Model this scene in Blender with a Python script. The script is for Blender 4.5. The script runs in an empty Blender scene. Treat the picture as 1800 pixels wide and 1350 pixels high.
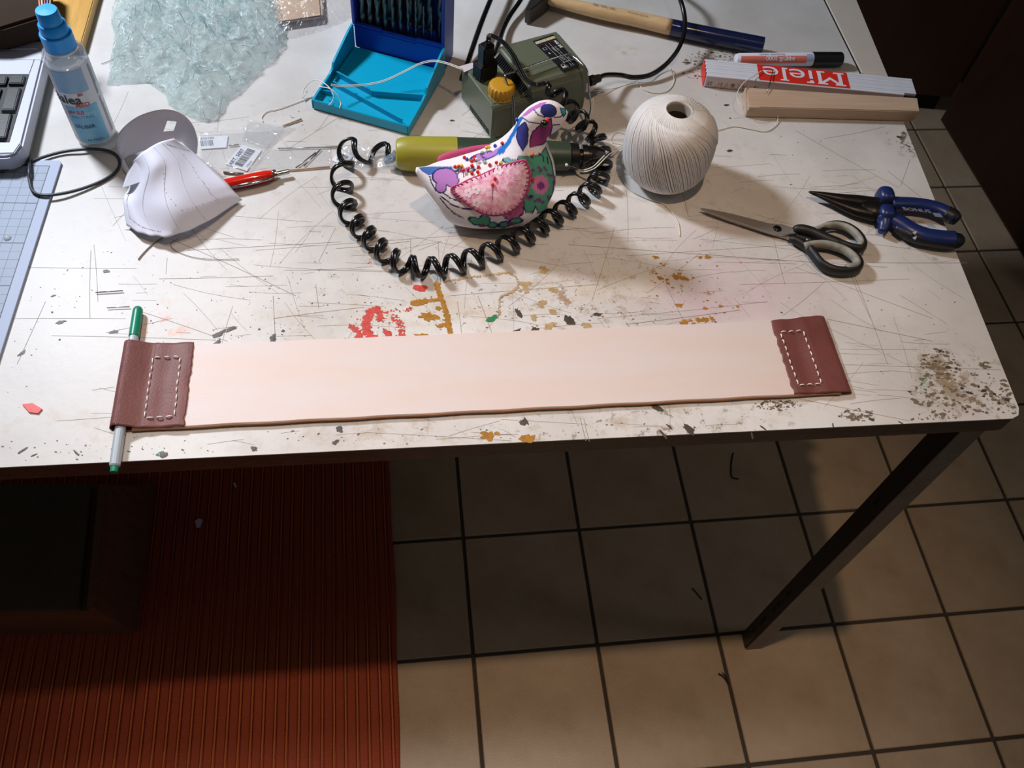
import bpy, bmesh, math, random
import numpy as np
from mathutils import Vector, Matrix, noise
from mathutils.bvhtree import BVHTree
random.seed(7)
rnd = random.random
H = 0.72                      # height of the table top
SC = bpy.context.scene
COL = SC.collection

# ------------------------------------------------------------------ camera, world, lights, exposure
CAM = Vector((-0.52752, -0.34718, 1.33854))
ROT = (Matrix.Rotation(-0.09774, 3, 'Z') @ Matrix.Rotation(-0.07515, 3, 'Y') @ Matrix.Rotation(0.58432, 3, 'X'))
FPX = 1548.85
cd = bpy.data.cameras.new('camera'); cam = bpy.data.objects.new('camera', cd); COL.objects.link(cam)
cd.sensor_width = 36; cd.lens = FPX / 1800 * 36; cd.clip_start = 0.01
cam.matrix_world = Matrix.Translation(CAM) @ ROT.to_4x4()
SC.camera = cam
SC.view_settings.view_transform = 'Standard'
SC.view_settings.look = 'None'
SC.view_settings.gamma = 1
SC.view_settings.use_curve_mapping = False
SC.view_settings.exposure = 0.46

w = bpy.data.worlds.new('world'); SC.world = w; w.use_nodes = True
w.node_tree.nodes['Background'].inputs[0].default_value = (1.0, 0.94, 0.88, 1)
w.node_tree.nodes['Background'].inputs[1].default_value = 0.045

def lamp(name, loc, power, col, size, aim=None, typ='POINT', spot=None):
    l = bpy.data.lights.new(name, typ); l.energy = power; l.color = col
    if typ == 'AREA':
        l.shape = 'DISK'; l.size = size
    else:
        l.shadow_soft_size = size
    if typ == 'SPOT':
        l.spot_size = spot; l.spot_blend = 0.9
    o = bpy.data.objects.new(name, l); COL.objects.link(o); o.location = loc
    if aim is not None:
        o.rotation_euler = (Vector(aim) - Vector(loc)).to_track_quat('-Z', 'Y').to_euler()
    return o
# cold desk lamp beyond the left rear corner, shaded warm ceiling lamp over the front edge, neutral lamps in the room
lamp('desk_lamp_light', (-1.15, 0.78, H + 0.80), 10.6, (0.84, 0.90, 1.0), 0.16, aim=(-0.60, 0.20, H), typ='AREA')
lamp('ceiling_lamp_light', (-0.34, -0.07, 2.30), 26.0, (1.0, 0.70, 0.46), 0.025, aim=(-0.34, 0.0, 0), typ='SPOT', spot=0.82)
lamp('room_lamp_light', (-0.50, 0.20, 2.35), 28.0, (1.0, 0.96, 0.96), 0.10, aim=(-0.66, -0.66, 0), typ='SPOT', spot=0.95)
lamp('side_lamp_light', (1.15, -0.25, 2.3), 3.4, (1.0, 0.95, 0.90), 0.12)

# ------------------------------------------------------------------ helpers
def P(u, v, z=0.0, base=H):
    """world point at height z over the table (base=0: over the floor) seen at pixel u,v of the 1800x1350 photo"""
    d = ROT @ Vector(((u - 900) / FPX, -(v - 675) / FPX, -1))
    t = (base + z - CAM.z) / d.z
    return CAM + d * t
def G(u, v, z=0.0): return P(u, v, z, 0.0)
def lin(c):
    return tuple((x / 12.92 if x <= 0.04045 else ((x + 0.055) / 1.055) ** 2.4) for x in [y / 255.0 for y in c])

def mat(name, rgb, rough=0.5, metal=0.0, bump=0.0, bscale=300, var=0.0, vscale=40, var_rgb=None, spec=0.5,
        trans=0.0, alpha=1.0, stretch=None, coat=0.0, rand=0.0, emit=None, bdist=0.001):
    m = bpy.data.materials.new(name); m.use_nodes = True
    nt = m.node_tree; b = nt.nodes['Principled BSDF']
    c = lin(rgb)
    b.inputs['Base Color'].default_value = (*c, 1)
    b.inputs['Roughness'].default_value = rough
    b.inputs['Metallic'].default_value = metal
    b.inputs['Specular IOR Level'].default_value = spec
    b.inputs['Transmission Weight'].default_value = trans
    b.inputs['Alpha'].default_value = alpha
    b.inputs['Coat Weight'].default_value = coat
    tc = nt.nodes.new('ShaderNodeTexCoord')
    src = tc.outputs['Object']
    if stretch:
        mp = nt.nodes.new('ShaderNodeMapping'); mp.inputs['Scale'].default_value = stretch
        nt.links.new(src, mp.inputs[0]); src = mp.outputs[0]
    colout = None
    if var > 0 or var_rgb:
        n = nt.nodes.new('ShaderNodeTexNoise'); n.inputs['Scale'].default_value = vscale
        n.inputs['Detail'].default_value = 6; n.inputs['Roughness'].default_value = 0.65
        nt.links.new(src, n.inputs['Vector'])
        mr = nt.nodes.new('ShaderNodeMapRange'); mr.inputs[1].default_value = 0.35; mr.inputs[2].default_value = 0.65
        nt.links.new(n.outputs[0], mr.inputs[0])
        mx = nt.nodes.new('ShaderNodeMix'); mx.data_type = 'RGBA'
        mx.inputs[6].default_value = (*c, 1)
        c2 = lin(var_rgb) if var_rgb else tuple(x * (1 - var) for x in c)
        mx.inputs[7].default_value = (*c2, 1)
        nt.links.new(mr.outputs[0], mx.inputs[0]); colout = mx.outputs[2]
        nt.links.new(colout, b.inputs['Base Color'])
    if rand > 0:
        oi = nt.nodes.new('ShaderNodeObjectInfo')
        mr2 = nt.nodes.new('ShaderNodeMapRange'); mr2.inputs[3].default_value = 1 - rand; mr2.inputs[4].default_value = 1 + rand
        nt.links.new(oi.outputs['Random'], mr2.inputs[0])
        hs = nt.nodes.new('ShaderNodeHueSaturation')
        nt.links.new(mr2.outputs[0], hs.inputs['Value'])
        if colout: nt.links.new(colout, hs.inputs['Color'])
        else: hs.inputs['Color'].default_value = (*c, 1)
        nt.links.new(hs.outputs[0], b.inputs['Base Color'])
    if bump > 0:
        n2 = nt.nodes.new('ShaderNodeTexNoise'); n2.inputs['Scale'].default_value = bscale; n2.inputs['Detail'].default_value = 4
        nt.links.new(src, n2.inputs['Vector'])
        bp = nt.nodes.new('ShaderNodeBump'); bp.inputs['Strength'].default_value = bump; bp.inputs['Distance'].default_value = bdist
        nt.links.new(n2.outputs[0], bp.inputs['Height']); nt.links.new(bp.outputs[0], b.inputs['Normal'])
    return m

def film(name, rgb, opacity, rough=0.08, bump=0.0, bscale=60, bdist=0.004, gloss=0.3):
    """thin plastic film: transparent mixed with a coloured diffuse and a sharp gloss"""
    m = bpy.data.materials.new(name); m.use_nodes = True; nt = m.node_tree
    for n in list(nt.nodes): nt.nodes.remove(n)
    out = nt.nodes.new('ShaderNodeOutputMaterial')
    tr = nt.nodes.new('ShaderNodeBsdfTransparent'); tr.inputs[0].default_value = (*[min(1, .90 + .12 * x) for x in lin(rgb)], 1)
    pr = nt.nodes.new('ShaderNodeBsdfPrincipled')
    pr.inputs['Base Color'].default_value = (*lin(rgb), 1); pr.inputs['Roughness'].default_value = rough
    pr.inputs['Specular IOR Level'].default_value = 1.0
    mx = nt.nodes.new('ShaderNodeMixShader'); mx.inputs[0].default_value = opacity
    gl = nt.nodes.new('ShaderNodeBsdfGlossy'); gl.inputs['Roughness'].default_value = rough
    mx2 = nt.nodes.new('ShaderNodeMixShader')
    fr = nt.nodes.new('ShaderNodeLayerWeight'); fr.inputs[0].default_value = 0.35
    ml = nt.nodes.new('ShaderNodeMath'); ml.operation = 'MULTIPLY_ADD'; ml.inputs[1].default_value = gloss; ml.inputs[2].default_value = gloss * 0.25
    nt.links.new(fr.outputs['Facing'], ml.inputs[0])
    nt.links.new(tr.outputs[0], mx.inputs[1]); nt.links.new(pr.outputs[0], mx.inputs[2])
    nt.links.new(mx.outputs[0], mx2.inputs[1]); nt.links.new(gl.outputs[0], mx2.inputs[2]); nt.links.new(ml.outputs[0], mx2.inputs[0])
    nt.links.new(mx2.outputs[0], out.inputs[0])
    if bump > 0:
        tc = nt.nodes.new('ShaderNodeTexCoord')
        n2 = nt.nodes.new('ShaderNodeTexNoise'); n2.inputs['Scale'].default_value = bscale; n2.inputs['Detail'].default_value = 5
        n2.inputs['Distortion'].default_value = 1.5
        nt.links.new(tc.outputs['Object'], n2.inputs['Vector'])
        bp = nt.nodes.new('ShaderNodeBump'); bp.inputs['Strength'].default_value = bump; bp.inputs['Distance'].default_value = bdist
        nt.links.new(n2.outputs[0], bp.inputs['Height'])
        nt.links.new(bp.outputs[0], pr.inputs['Normal']); nt.links.new(bp.outputs[0], gl.inputs['Normal'])
    return m

# geometry containers: (verts, faces)
class M:
    def __init__(s): s.v = []; s.f = []
    def add(s, v, f):
        n = len(s.v); s.v += [tuple(p) for p in v]; s.f += [tuple(i + n for i in q) for q in f]; return s

def build(name, m, material, parent=None, smooth=False, auto=None):
    me = bpy.data.meshes.new(name); o = bpy.data.objects.new(name, me)
    vs = m.v
    off = Vector((0, 0, 0))
    if parent is None:
        a = np.array(vs); off = Vector(((a[:, 0].min() + a[:, 0].max()) / 2, (a[:, 1].min() + a[:, 1].max()) / 2, a[:, 2].min()))
        o.location = off
    else:
        r = parent; q = Vector((0, 0, 0))
        while r is not None: q += r.location; r = r.parent
        off = q
    me.from_pydata([(p[0] - off.x, p[1] - off.y, p[2] - off.z) for p in vs], [], m.f)
    me.update()
    if material: me.materials.append(material)
    COL.objects.link(o)
    if parent: o.parent = parent
    if smooth:
        me.polygons.foreach_set('use_smooth', [True] * len(me.polygons))
        if auto is not None:
            bm = bmesh.new(); bm.from_mesh(me)
            for e in bm.edges:
                if len(e.link_faces) == 2 and e.calc_face_angle(0) > auto: e.smooth = False
            bm.to_mesh(me); bm.free()
    return o
def thing(name, loc, label, cat, group=None):
    o = bpy.data.objects.new(name, None); o.empty_display_size = 0.02; COL.objects.link(o); o.location = loc
    return tag(o, label, cat, group)
def tag(o, label=None, cat=None, group=None, kind=None):
    if label: o['label'] = label
    if cat: o['category'] = cat
    if group: o['group'] = group
    if kind: o['kind'] = kind
    return o

def prism(poly, z0, z1, bevel=0.0, seg=2):
    """extruded outline; poly is a list of xy"""
    bm = bmesh.new()
    vs = [bm.verts.new((p[0], p[1], z0)) for p in poly]
    f = bm.faces.new(vs)
    f.normal_update()
    if f.normal.z > 0: f.normal_flip()
    r = bmesh.ops.extrude_face_region(bm, geom=[f])
    top = [g for g in r['geom'] if isinstance(g, bmesh.types.BMVert)]
    for v in top: v.co.z = z1
    bmesh.ops.recalc_face_normals(bm, faces=bm.faces)
    if bevel > 0:
        es = [e for e in bm.edges if len(e.link_faces) == 2 and e.calc_face_angle(0) > 0.4]
        bmesh.ops.bevel(bm, geom=es, offset=bevel, segments=seg, affect='EDGES', clamp_overlap=True)
    big = [f for f in bm.faces if len(f.verts) > 4]
    bmesh.ops.triangulate(bm, faces=big)
    return frombm(bm)
def frombm(bm):
    m = M(); bm.verts.index_update()
    m.v = [tuple(v.co) for v in bm.verts]; m.f = [tuple(v.index for v in f.verts) for f in bm.faces]
    bm.free(); return m
def hexa(c, bevel=0.0, seg=2):
    """box from 8 corners: bottom loop of 4 then top loop of 4"""
    bm = bmesh.new(); v = [bm.verts.new(p) for p in c]
    for q in ((3, 2, 1, 0), (4, 5, 6, 7), (0, 1, 5, 4), (1, 2, 6, 5), (2, 3, 7, 6), (3, 0, 4, 7)): bm.faces.new([v[i] for i in q])
    bmesh.ops.recalc_face_normals(bm, faces=bm.faces)
    if bevel > 0: bmesh.ops.bevel(bm, geom=list(bm.edges), offset=bevel, segments=seg, affect='EDGES', clamp_overlap=True)
    return frombm(bm)
def box(x0, y0, z0, x1, y1, z1, bevel=0.0, fr=None, seg=2):
    c = [(x0, y0, z0), (x1, y0, z0), (x1, y1, z0), (x0, y1, z0), (x0, y0, z1), (x1, y0, z1), (x1, y1, z1), (x0, y1, z1)]
    if fr: c = [fr(*p) for p in c]
    return hexa(c, bevel, seg)
def frame(o, yaw):
    ca, sa = math.cos(yaw), math.sin(yaw)
    return lambda a, b, z: Vector((o[0] + ca * a - sa * b, o[1] + sa * a + ca * b, o[2] + z))
def join(*ms):
    r = M()
    for m in ms: r.add(m.v, m.f)
    return r
def catmull(pts, n=8, closed=False):
    P_ = [Vector(p) for p in pts]; out = []; N = len(P_)
    rng = range(N) if closed else range(N - 1)
    for i in rng:
        a = P_[(i - 1) % N] if closed or i > 0 else P_[0] * 2 - P_[1]
        b, c = P_[i], P_[(i + 1) % N]
        d = P_[(i + 2) % N] if closed or i < N - 2 else P_[-1] * 2 - P_[-2]
        for k in range(n):
            t = k / n
            out.append(0.5 * ((2 * b) + (c - a) * t + (2 * a - 5 * b + 4 * c - d) * t * t + (3 * b - a - 3 * c + d) * t ** 3))
    if not closed: out.append(P_[-1].copy())
    return out
def tube(pts, r, seg=8, closed=False, caps=True, flat=1.0, up=None):
    """swept tube; r number or list; flat scales the second axis (vertical when up given)"""
    pts = [Vector(p) for p in pts]; n = len(pts)
    rs = r if isinstance(r, (list, tuple, np.ndarray)) else [r] * n
    m = M(); prev = None
    for i, p in enumerate(pts):
        if closed: t = pts[(i + 1) % n] - pts[(i - 1) % n]
        else: t = pts[min(i + 1, n - 1)] - pts[max(i - 1, 0)]
        if t.length < 1e-9: t = Vector((1, 0, 0))
        t.normalize()
        if up is not None: nrm = up - t * up.dot(t)
        elif prev is None: nrm = Vector((0, 0, 1)) - t * t.z
        else: nrm = prev - t * prev.dot(t)
        if nrm.length < 1e-6: nrm = Vector((0, 1, 0)) - t * t.y
        nrm.normalize(); prev = nrm; bn = t.cross(nrm)
        for k in range(seg):
            a = 2 * math.pi * k / seg
            m.v.append(tuple(p + (nrm * math.sin(a) * flat + bn * math.cos(a)) * rs[i]))
    rng = n if closed else n - 1
    for i in range(rng):
        j = (i + 1) % n
        for k in range(seg):
            k2 = (k + 1) % seg
            m.f.append((i * seg + k, j * seg + k, j * seg + k2, i * seg + k2))
    if caps and not closed:
        m.f.append(tuple(range(seg))); m.f.append(tuple((n - 1) * seg + k for k in reversed(range(seg))))
    return m
def axial(a, b, prof, seg=24, closed_ends=True):
    """surface of revolution round the line a-b; prof = [(t along in metres, r)]"""
    a = Vector(a); b = Vector(b); d = (b - a).normalized()
    u = Vector((0, 0, 1)) - d * d.z
    if u.length < 1e-4: u = Vector((1, 0, 0))
    u.normalize(); w_ = d.cross(u); m = M()
    for (t, r) in prof:
        for k in range(seg):
            an = 2 * math.pi * k / seg
            m.v.append(tuple(a + d * t + (u * math.cos(an) + w_ * math.sin(an)) * r))
    for i in range(len(prof) - 1):
        for k in range(seg):
            k2 = (k + 1) % seg
            m.f.append((i * seg + k, i * seg + k2, (i + 1) * seg + k2, (i + 1) * seg + k))
    if closed_ends:
        m.f.append(tuple(reversed(range(seg)))); m.f.append(tuple((len(prof) - 1) * seg + k for k in range(seg)))
    return m
def lathe(c, prof, seg=48, ends=True):
    return axial(c, Vector(c) + Vector((0, 0, 1)), [(z, r) for (r, z) in prof], seg, ends)
def gridsurf(fn, nu, nv, closed_u=False):
    m = M()
    for j in range(nv + 1):
        for i in range(nu + (0 if closed_u else 1)):
            m.v.append(tuple(fn(i / nu, j / nv)))
    W = nu + (0 if closed_u else 1)
    for j in range(nv):
        for i in range(nu):
            i2 = (i + 1) % W if closed_u else i + 1
            m.f.append((j * W + i, j * W + i2, (j + 1) * W + i2, (j + 1) * W + i))
    return m
def cm1(pts, t):
    n = len(pts) - 1; x = min(max(t * n, 0), n - 1e-9); i = int(x); t = x - i
    a = pts[i - 1] if i > 0 else pts[0] * 2 - pts[1]; b = pts[i]; c = pts[i + 1]; d = pts[i + 2] if i + 2 <= n else pts[n] * 2 - pts[n - 1]
    return 0.5 * ((2 * b) + (c - a) * t + (2 * a - 5 * b + 4 * c - d) * t * t + (3 * b - a - 3 * c + d) * t ** 3)
def patch(rows):
    R = [[Vector(p) for p in r] for r in rows]
    return lambda s, t: cm1([cm1(r, s) for r in R], t)
def thick(m, d):
    """give a sheet a back side d below"""
    bm = bmesh.new(); vs = [bm.verts.new(p) for p in m.v]
    for f in m.f: bm.faces.new([vs[i] for i in f])
    bmesh.ops.recalc_face_normals(bm, faces=bm.faces)
    bmesh.ops.solidify(bm, geom=list(bm.faces), thickness=d)
    return frombm(bm)
def ribbon(pts, w_, z=None):
    m = M(); pts = [Vector(p) for p in pts]; n = len(pts)
    for i, p in enumerate(pts):
        t = pts[min(i + 1, n - 1)] - pts[max(i - 1, 0)]; s = Vector((-t.y, t.x, 0)).normalized() * w_ / 2
        m.v += [tuple(p + s), tuple(p - s)]
    for i in range(n - 1): m.f.append((2 * i, 2 * i + 1, 2 * i + 3, 2 * i + 2))
    return m
_dg = None
def text(s, size, bold=0.0):
    cu = bpy.data.curves.new('t', 'FONT'); cu.body = s; cu.size = size; cu.align_x = 'CENTER'; cu.align_y = 'CENTER'; cu.offset = bold
    cu.resolution_u = 3
    o = bpy.data.objects.new('t', cu); COL.objects.link(o)
    dg = bpy.context.evaluated_depsgraph_get()
    me = bpy.data.meshes.new_from_object(o.evaluated_get(dg))
    m = M(); m.v = [tuple(v.co) for v in me.vertices]; m.f = [tuple(p.vertices) for p in me.polygons]
    bpy.data.objects.remove(o); bpy.data.curves.remove(cu); bpy.data.meshes.remove(me)
    return m
def place(m, o, ex, ey):
    """map flat xy mesh to plane origin o with unit axes ex, ey"""
    o, ex, ey = Vector(o), Vector(ex), Vector(ey)
    r = M(); r.f = list(m.f); r.v = [tuple(o + ex * p[0] + ey * p[1]) for p in m.v]
    return r
def sphere(c, r, seg=12, rings=8, sz=1.0):
    return lathe((c[0], c[1], c[2]), [(max(1e-5, r * math.sin(math.pi * i / rings)), -r * sz * math.cos(math.pi * i / rings)) for i in range(rings + 1)], seg, False)

# ------------------------------------------------------------------ materials
MT = {}
MT['tile'] = mat('glazed beige floor tile', (196, 174, 148), 0.42, bump=0.25, bscale=500, var_rgb=(176, 152, 124), vscale=9, rand=0.05)
MT['grout'] = mat('dark grout', (74, 66, 58), 0.9, bump=0.3, bscale=300)
MT['steel'] = mat('painted steel', (128, 124, 118), 0.45, metal=0.3, bump=0.1, bscale=200, var=0.25, vscale=20)
MT['shaded_steel'] = mat('shaded painted steel', (58, 52, 48), 0.45, metal=0.2, bump=0.1, bscale=200, var=0.25, vscale=20)  # darker copy of the leg steel, shade of its left side in the colour
MT['fascia'] = mat('worn brown table edge', (92, 72, 62), 0.38, bump=0.3, bscale=160, var=0.5, vscale=60, stretch=(1, 1, 4))
MT['black'] = mat('black plastic', (16, 16, 17), 0.35)
MT['black_soft'] = mat('black rubber', (22, 22, 24), 0.5, bump=0.1)
MT['black_gloss'] = mat('glossy black cable', (14, 14, 15), 0.22, spec=0.6)
MT['slot'] = mat('dark recess', (6, 6, 6), 0.9)
MT['cabinet'] = mat('dark brown wood veneer', (62, 34, 20), 0.5, var=0.35, vscale=14, stretch=(1, 1, 0.08), bump=0.05)
MT['cab_edge'] = mat('cabinet edge', (74, 60, 44), 0.5)
MT['wall'] = mat('plain plaster wall', (150, 140, 128), 0.9, bump=0.2, bscale=80)

# ------------------------------------------------------------------ the setting
def struct(name, m, material, **k):
    o = build(name, m, material, **k); o['kind'] = 'structure'; return o
floor = struct('floor', box(-3.2, -2.2, -0.05, 2.2, 2.0, -0.0035), MT['grout'])
PT = 0.19193; GA = 0.01049; GO = (-0.06558, 0.23564)
tm = None
tj = 0.0028
bmt = box(tj, tj, -0.010, PT - tj, PT - tj, 0.0, 0.0012, seg=1)
for i in range(-4, 7):
    for j in range(-7, 6):
        ca, sa = math.cos(GA), math.sin(GA)
        x = GO[0] + ca * i * PT - sa * j * PT; y = GO[1] + sa * i * PT + ca * j * PT
        if x > 0.80 and y > 0.7: continue
        if tm is None:
            tm = bpy.data.meshes.new('tile'); tm.from_pydata(bmt.v, [], bmt.f); tm.materials.append(MT['tile'])
        o = bpy.data.objects.new('tile', tm); COL.objects.link(o); o.parent = floor
        o.location = Vector((x, y, rnd() * 0.0004 - 0.0002)) - floor.location; o.rotation_euler = (0, 0, GA)
struct('wall_back', box(-3.2, 2.0, -0.05, 2.2, 2.1, 2.6), MT['wall'])

# cupboards at the right rear
def cupboard(name, c0, c1, depth, h, label, plinth=0.03, inset=0.04, z0=None):
    """front face from c0 to c1, body behind it (to the left of the direction c0->c1)"""
    d = (c1 - c0).normalized(); nrm = Vector((-d.y, d.x, 0))
    t = thing(name, (c0 + c1) / 2 + nrm * depth / 2, label, 'cupboard')
    q = lambda a, b, z: c0 + d * a + nrm * b + Vector((0, 0, z))
    L = (c1 - c0).length
    build('body', box(0.002, 0.018, plinth, L - 0.002, depth, h, 0.001, fr=q), MT['cabinet'], t)
    build('door', box(0.004, 0.0, plinth + 0.003, L - 0.004, 0.018, h - 0.004, 0.002, fr=q), MT['cabinet'], t)
    build('plinth', box(0.01, inset, 0.0, L - 0.01, depth, plinth, fr=q), MT['slot'], t)
    return t, q, L
cA = Vector((0.7834, 1.235, 0)); cB = Vector((0.8120, 0.60, 0))
t, q, L = cupboard('kitchen_cupboard', cB + Vector((0.03, -0.02, 0)) * 0, cA, -0.55, 2.0, 'tall dark brown cupboard along the right, its long side facing the table', plinth=0.004, inset=0.0)
# (body lies on the right side of the line)
build('edge_strip', box(L - 0.012, -0.004, 0.004, L + 0.004, 0.0, 2.0, fr=q), MT['cab_edge'], t)
fa = Vector((0.36, 1.305, 0)); fb = Vector((0.772, 1.243, 0))
t, q, L = cupboard('corner_cupboard', fa, fb, 0.45, 2.0, 'dark brown cupboard at the back of the floor, black gap below it', plinth=0.055, inset=0.03)

# rug ---------------------------------------------------------------
def rug_material():
    m = bpy.data.materials.new('red ribbed rug'); m.use_nodes = True; nt = m.node_tree; b = nt.nodes['Principled BSDF']
    b.inputs['Roughness'].default_value = 0.9; b.inputs['Specular IOR Level'].default_value = 0.15
    tc = nt.nodes.new('ShaderNodeTexCoord'); sp = nt.nodes.new('ShaderNodeSeparateXYZ'); nt.links.new(tc.outputs['Object'], sp.inputs[0])
    def math_(op, a, b_=None):
        n = nt.nodes.new('ShaderNodeMath'); n.operation = op
        for k, x in enumerate((a, b_)):
            if x is None: continue
            if isinstance(x, (int, float)): n.inputs[k].default_value = x
            else: nt.links.new(x, n.inputs[k])
        return n.outputs[0]
    fr = math_('FRACT', math_('DIVIDE', sp.outputs[0], 0.0165))
    rib = math_('LESS_THAN', math_('ABSOLUTE', math_('SUBTRACT', fr, 0.5)), 0.085)
    edge = math_('LESS_THAN', math_('ABSOLUTE', math_('SUBTRACT', fr, 0.5)), 0.19)
    nz = nt.nodes.new('ShaderNodeTexNoise'); nz.inputs['Scale'].default_value = 500; nt.links.new(tc.outputs['Object'], nz.inputs[0])
    nz2 = nt.nodes.new('ShaderNodeTexNoise'); nz2.inputs['Scale'].default_value = 12; nt.links.new(tc.outputs['Object'], nz2.inputs[0])
    def mix(f, a, c):
        n = nt.nodes.new('ShaderNodeMix'); n.data_type = 'RGBA'
        if isinstance(f, (int, float)): n.inputs[0].default_value = f
        else: nt.links.new(f, n.inputs[0])
        for k, x in ((6, a), (7, c)):
            if isinstance(x, tuple): n.inputs[k].default_value = (*x, 1)
            else: nt.links.new(x, n.inputs[k])
        return n.outputs[2]
    base = mix(nz2.outputs[0], lin((196, 100, 72)), lin((174, 80, 56)))
    c = mix(edge, base, lin((144, 58, 42)))
    c = mix(rib, c, lin((220, 128, 76)))
    c = mix(math_('MULTIPLY', nz.outputs[0], 0.45), c, lin((70, 22, 16)))
    nt.links.new(c, b.inputs['Base Color'])
    wv = nt.nodes.new('ShaderNodeTexWave'); wv.bands_direction = 'Y'; wv.inputs['Scale'].default_value = 110; wv.inputs['Distortion'].default_value = 1.0
    nt.links.new(tc.outputs['Object'], wv.inputs[0])
    bp = nt.nodes.new('ShaderNodeBump'); bp.inputs['Strength'].default_value = 0.5; bp.inputs['Distance'].default_value = 0.0008
    nt.links.new(wv.outputs[0], bp.inputs['Height']); nt.links.new(bp.outputs[0], b.inputs['Normal'])
    return m
rm = M()
pit = 0.0165; nr = 56
xs = []; zs = []
for k in range(nr):
    for fx, fz in ((0, .0052), (.30, .0056), (.40, .0050), (.43, .0076), (.57, .0076), (.60, .0050), (.70, .0056)):
        xs.append(-(nr - k - fx) * pit); zs.append(fz)
xs.append(0); zs.append(.0052); xs.append(0.002); zs.append(0.0005)
ys = [-1.0 + 2.0 * j / 40 for j in range(41)]
for y in ys:
    for k, (x, z) in enumerate(zip(xs, zs)):
        wob = 0.0022 * math.sin(y * 9 + 1) + 0.001 * math.sin(y * 31)
        rm.v.append((x + wob, y, z))
n = len(xs)
for j in range(40):
    for k in range(n - 1): rm.f.append((j * n + k, j * n + k + 1, (j + 1) * n + k + 1, (j + 1) * n + k))
rug = build('rug', rm, rug_material(), parent=None, smooth=False)
rug.location = (0, 0, 0)
for v in rug.data.vertices: v.co = Vector(rm.v[v.index])
rug.location = (-0.5645, 0.10, 0.0); rug.rotation_euler = (0, 0, 0.016)
tag(rug, 'rust red ribbed rug with thin orange stripes on the floor', 'rug')

# low box under the table ----------------------------------------------
bx0 = thing('storage_box', G(100, 1000), 'dark brown wooden box standing on the rug under the table', 'box')
c = [G(240, 1112, .009), G(272, 850, .009), G(-420, 850, .009), G(-420, 1120, .009)]
tp = [G(168, 1068, .15), G(188, 850, .15), G(-420, 850, .15), G(-420, 1076, .15)]
MT['boxwood'] = mat('dark stained wood', (124, 88, 64), 0.55, var=0.3, vscale=20, stretch=(1, 8, 1))
MT['boxtop'] = mat('dark board', (84, 76, 62), 0.6, var=0.2, vscale=20)
def shrink(p, q, k): return p + (q - p) * k
build('case', hexa([c[0], c[1], c[2], c[3], tp[0] - Vector((0, 0, .012)), tp[1] - Vector((0, 0, .012)), tp[2] - Vector((0, 0, .012)), tp[3] - Vector((0, 0, .012))]), MT['boxwood'], bx0)
lid_ = [tp[0] + Vector((-.022, 0, -.012)), tp[1] + Vector((-.022, 0, -.012)), tp[2] - Vector((0, 0, .012)), tp[3] - Vector((0, 0, .012))]
build('lid', hexa(lid_ + [p + Vector((0, 0, .012)) for p in lid_], 0.001), MT['boxtop'], bx0)
rr = [tp[0] + Vector((-.012, 0, -.012)), tp[0] - Vector((0, 0, .012)), tp[1] - Vector((0, 0, .012)), tp[1] + Vector((-.012, 0, -.012))]
build('side_rail', hexa(rr + [p + Vector((0, 0, .012)) for p in rr], 0.001), MT['boxwood'], bx0)

# ------------------------------------------------------------------ the workbench
def ellipse_stains(nt, pos, col0, stains):
    """stains = (x, y, rx, ry, rgb, strength, noise scale, threshold lo, hi)"""
    cur = col0
    for (x, y, rx, ry, rgb, st, ns, lo, hi) in stains:
        mp = nt.nodes.new('ShaderNodeMapping'); mp.vector_type = 'POINT'
        mp.inputs['Location'].default_value = (-x / rx, -y / ry, 0); mp.inputs['Scale'].default_value = (1 / rx, 1 / ry, 0)
        nt.links.new(pos, mp.inputs[0])
        ln = nt.nodes.new('ShaderNodeVectorMath'); ln.operation = 'LENGTH'; nt.links.new(mp.outputs[0], ln.inputs[0])
        mr = nt.nodes.new('ShaderNodeMapRange'); mr.inputs[1].default_value = 0.3; mr.inputs[2].default_value = 1.0
        mr.inputs[3].default_value = st; mr.inputs[4].default_value = 0; nt.links.new(ln.outputs['Value'], mr.inputs[0])
        nz = nt.nodes.new('ShaderNodeTexNoise'); nz.inputs['Scale'].default_value = ns; nz.inputs['Detail'].default_value = 7; nz.inputs['Roughness'].default_value = 0.7
        nt.links.new(pos, nz.inputs[0])
        m2 = nt.nodes.new('ShaderNodeMapRange'); m2.inputs[1].default_value = lo; m2.inputs[2].default_value = hi; nt.links.new(nz.outputs[0], m2.inputs[0])
        mu = nt.nodes.new('ShaderNodeMath'); mu.operation = 'MULTIPLY'; nt.links.new(mr.outputs[0], mu.inputs[0]); nt.links.new(m2.outputs[0], mu.inputs[1])
        mx = nt.nodes.new('ShaderNodeMix'); mx.data_type = 'RGBA'
        nt.links.new(mu.outputs[0], mx.inputs[0]); nt.links.new(cur, mx.inputs[6]); mx.inputs[7].default_value = (*lin(rgb), 1)
        cur = mx.outputs[2]
    return cur
def SP(u, v, ru, rv, *a):
    p = P(u, v); return (p.x, p.y, ru / 1850.0, rv / 1350.0) + a
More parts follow.
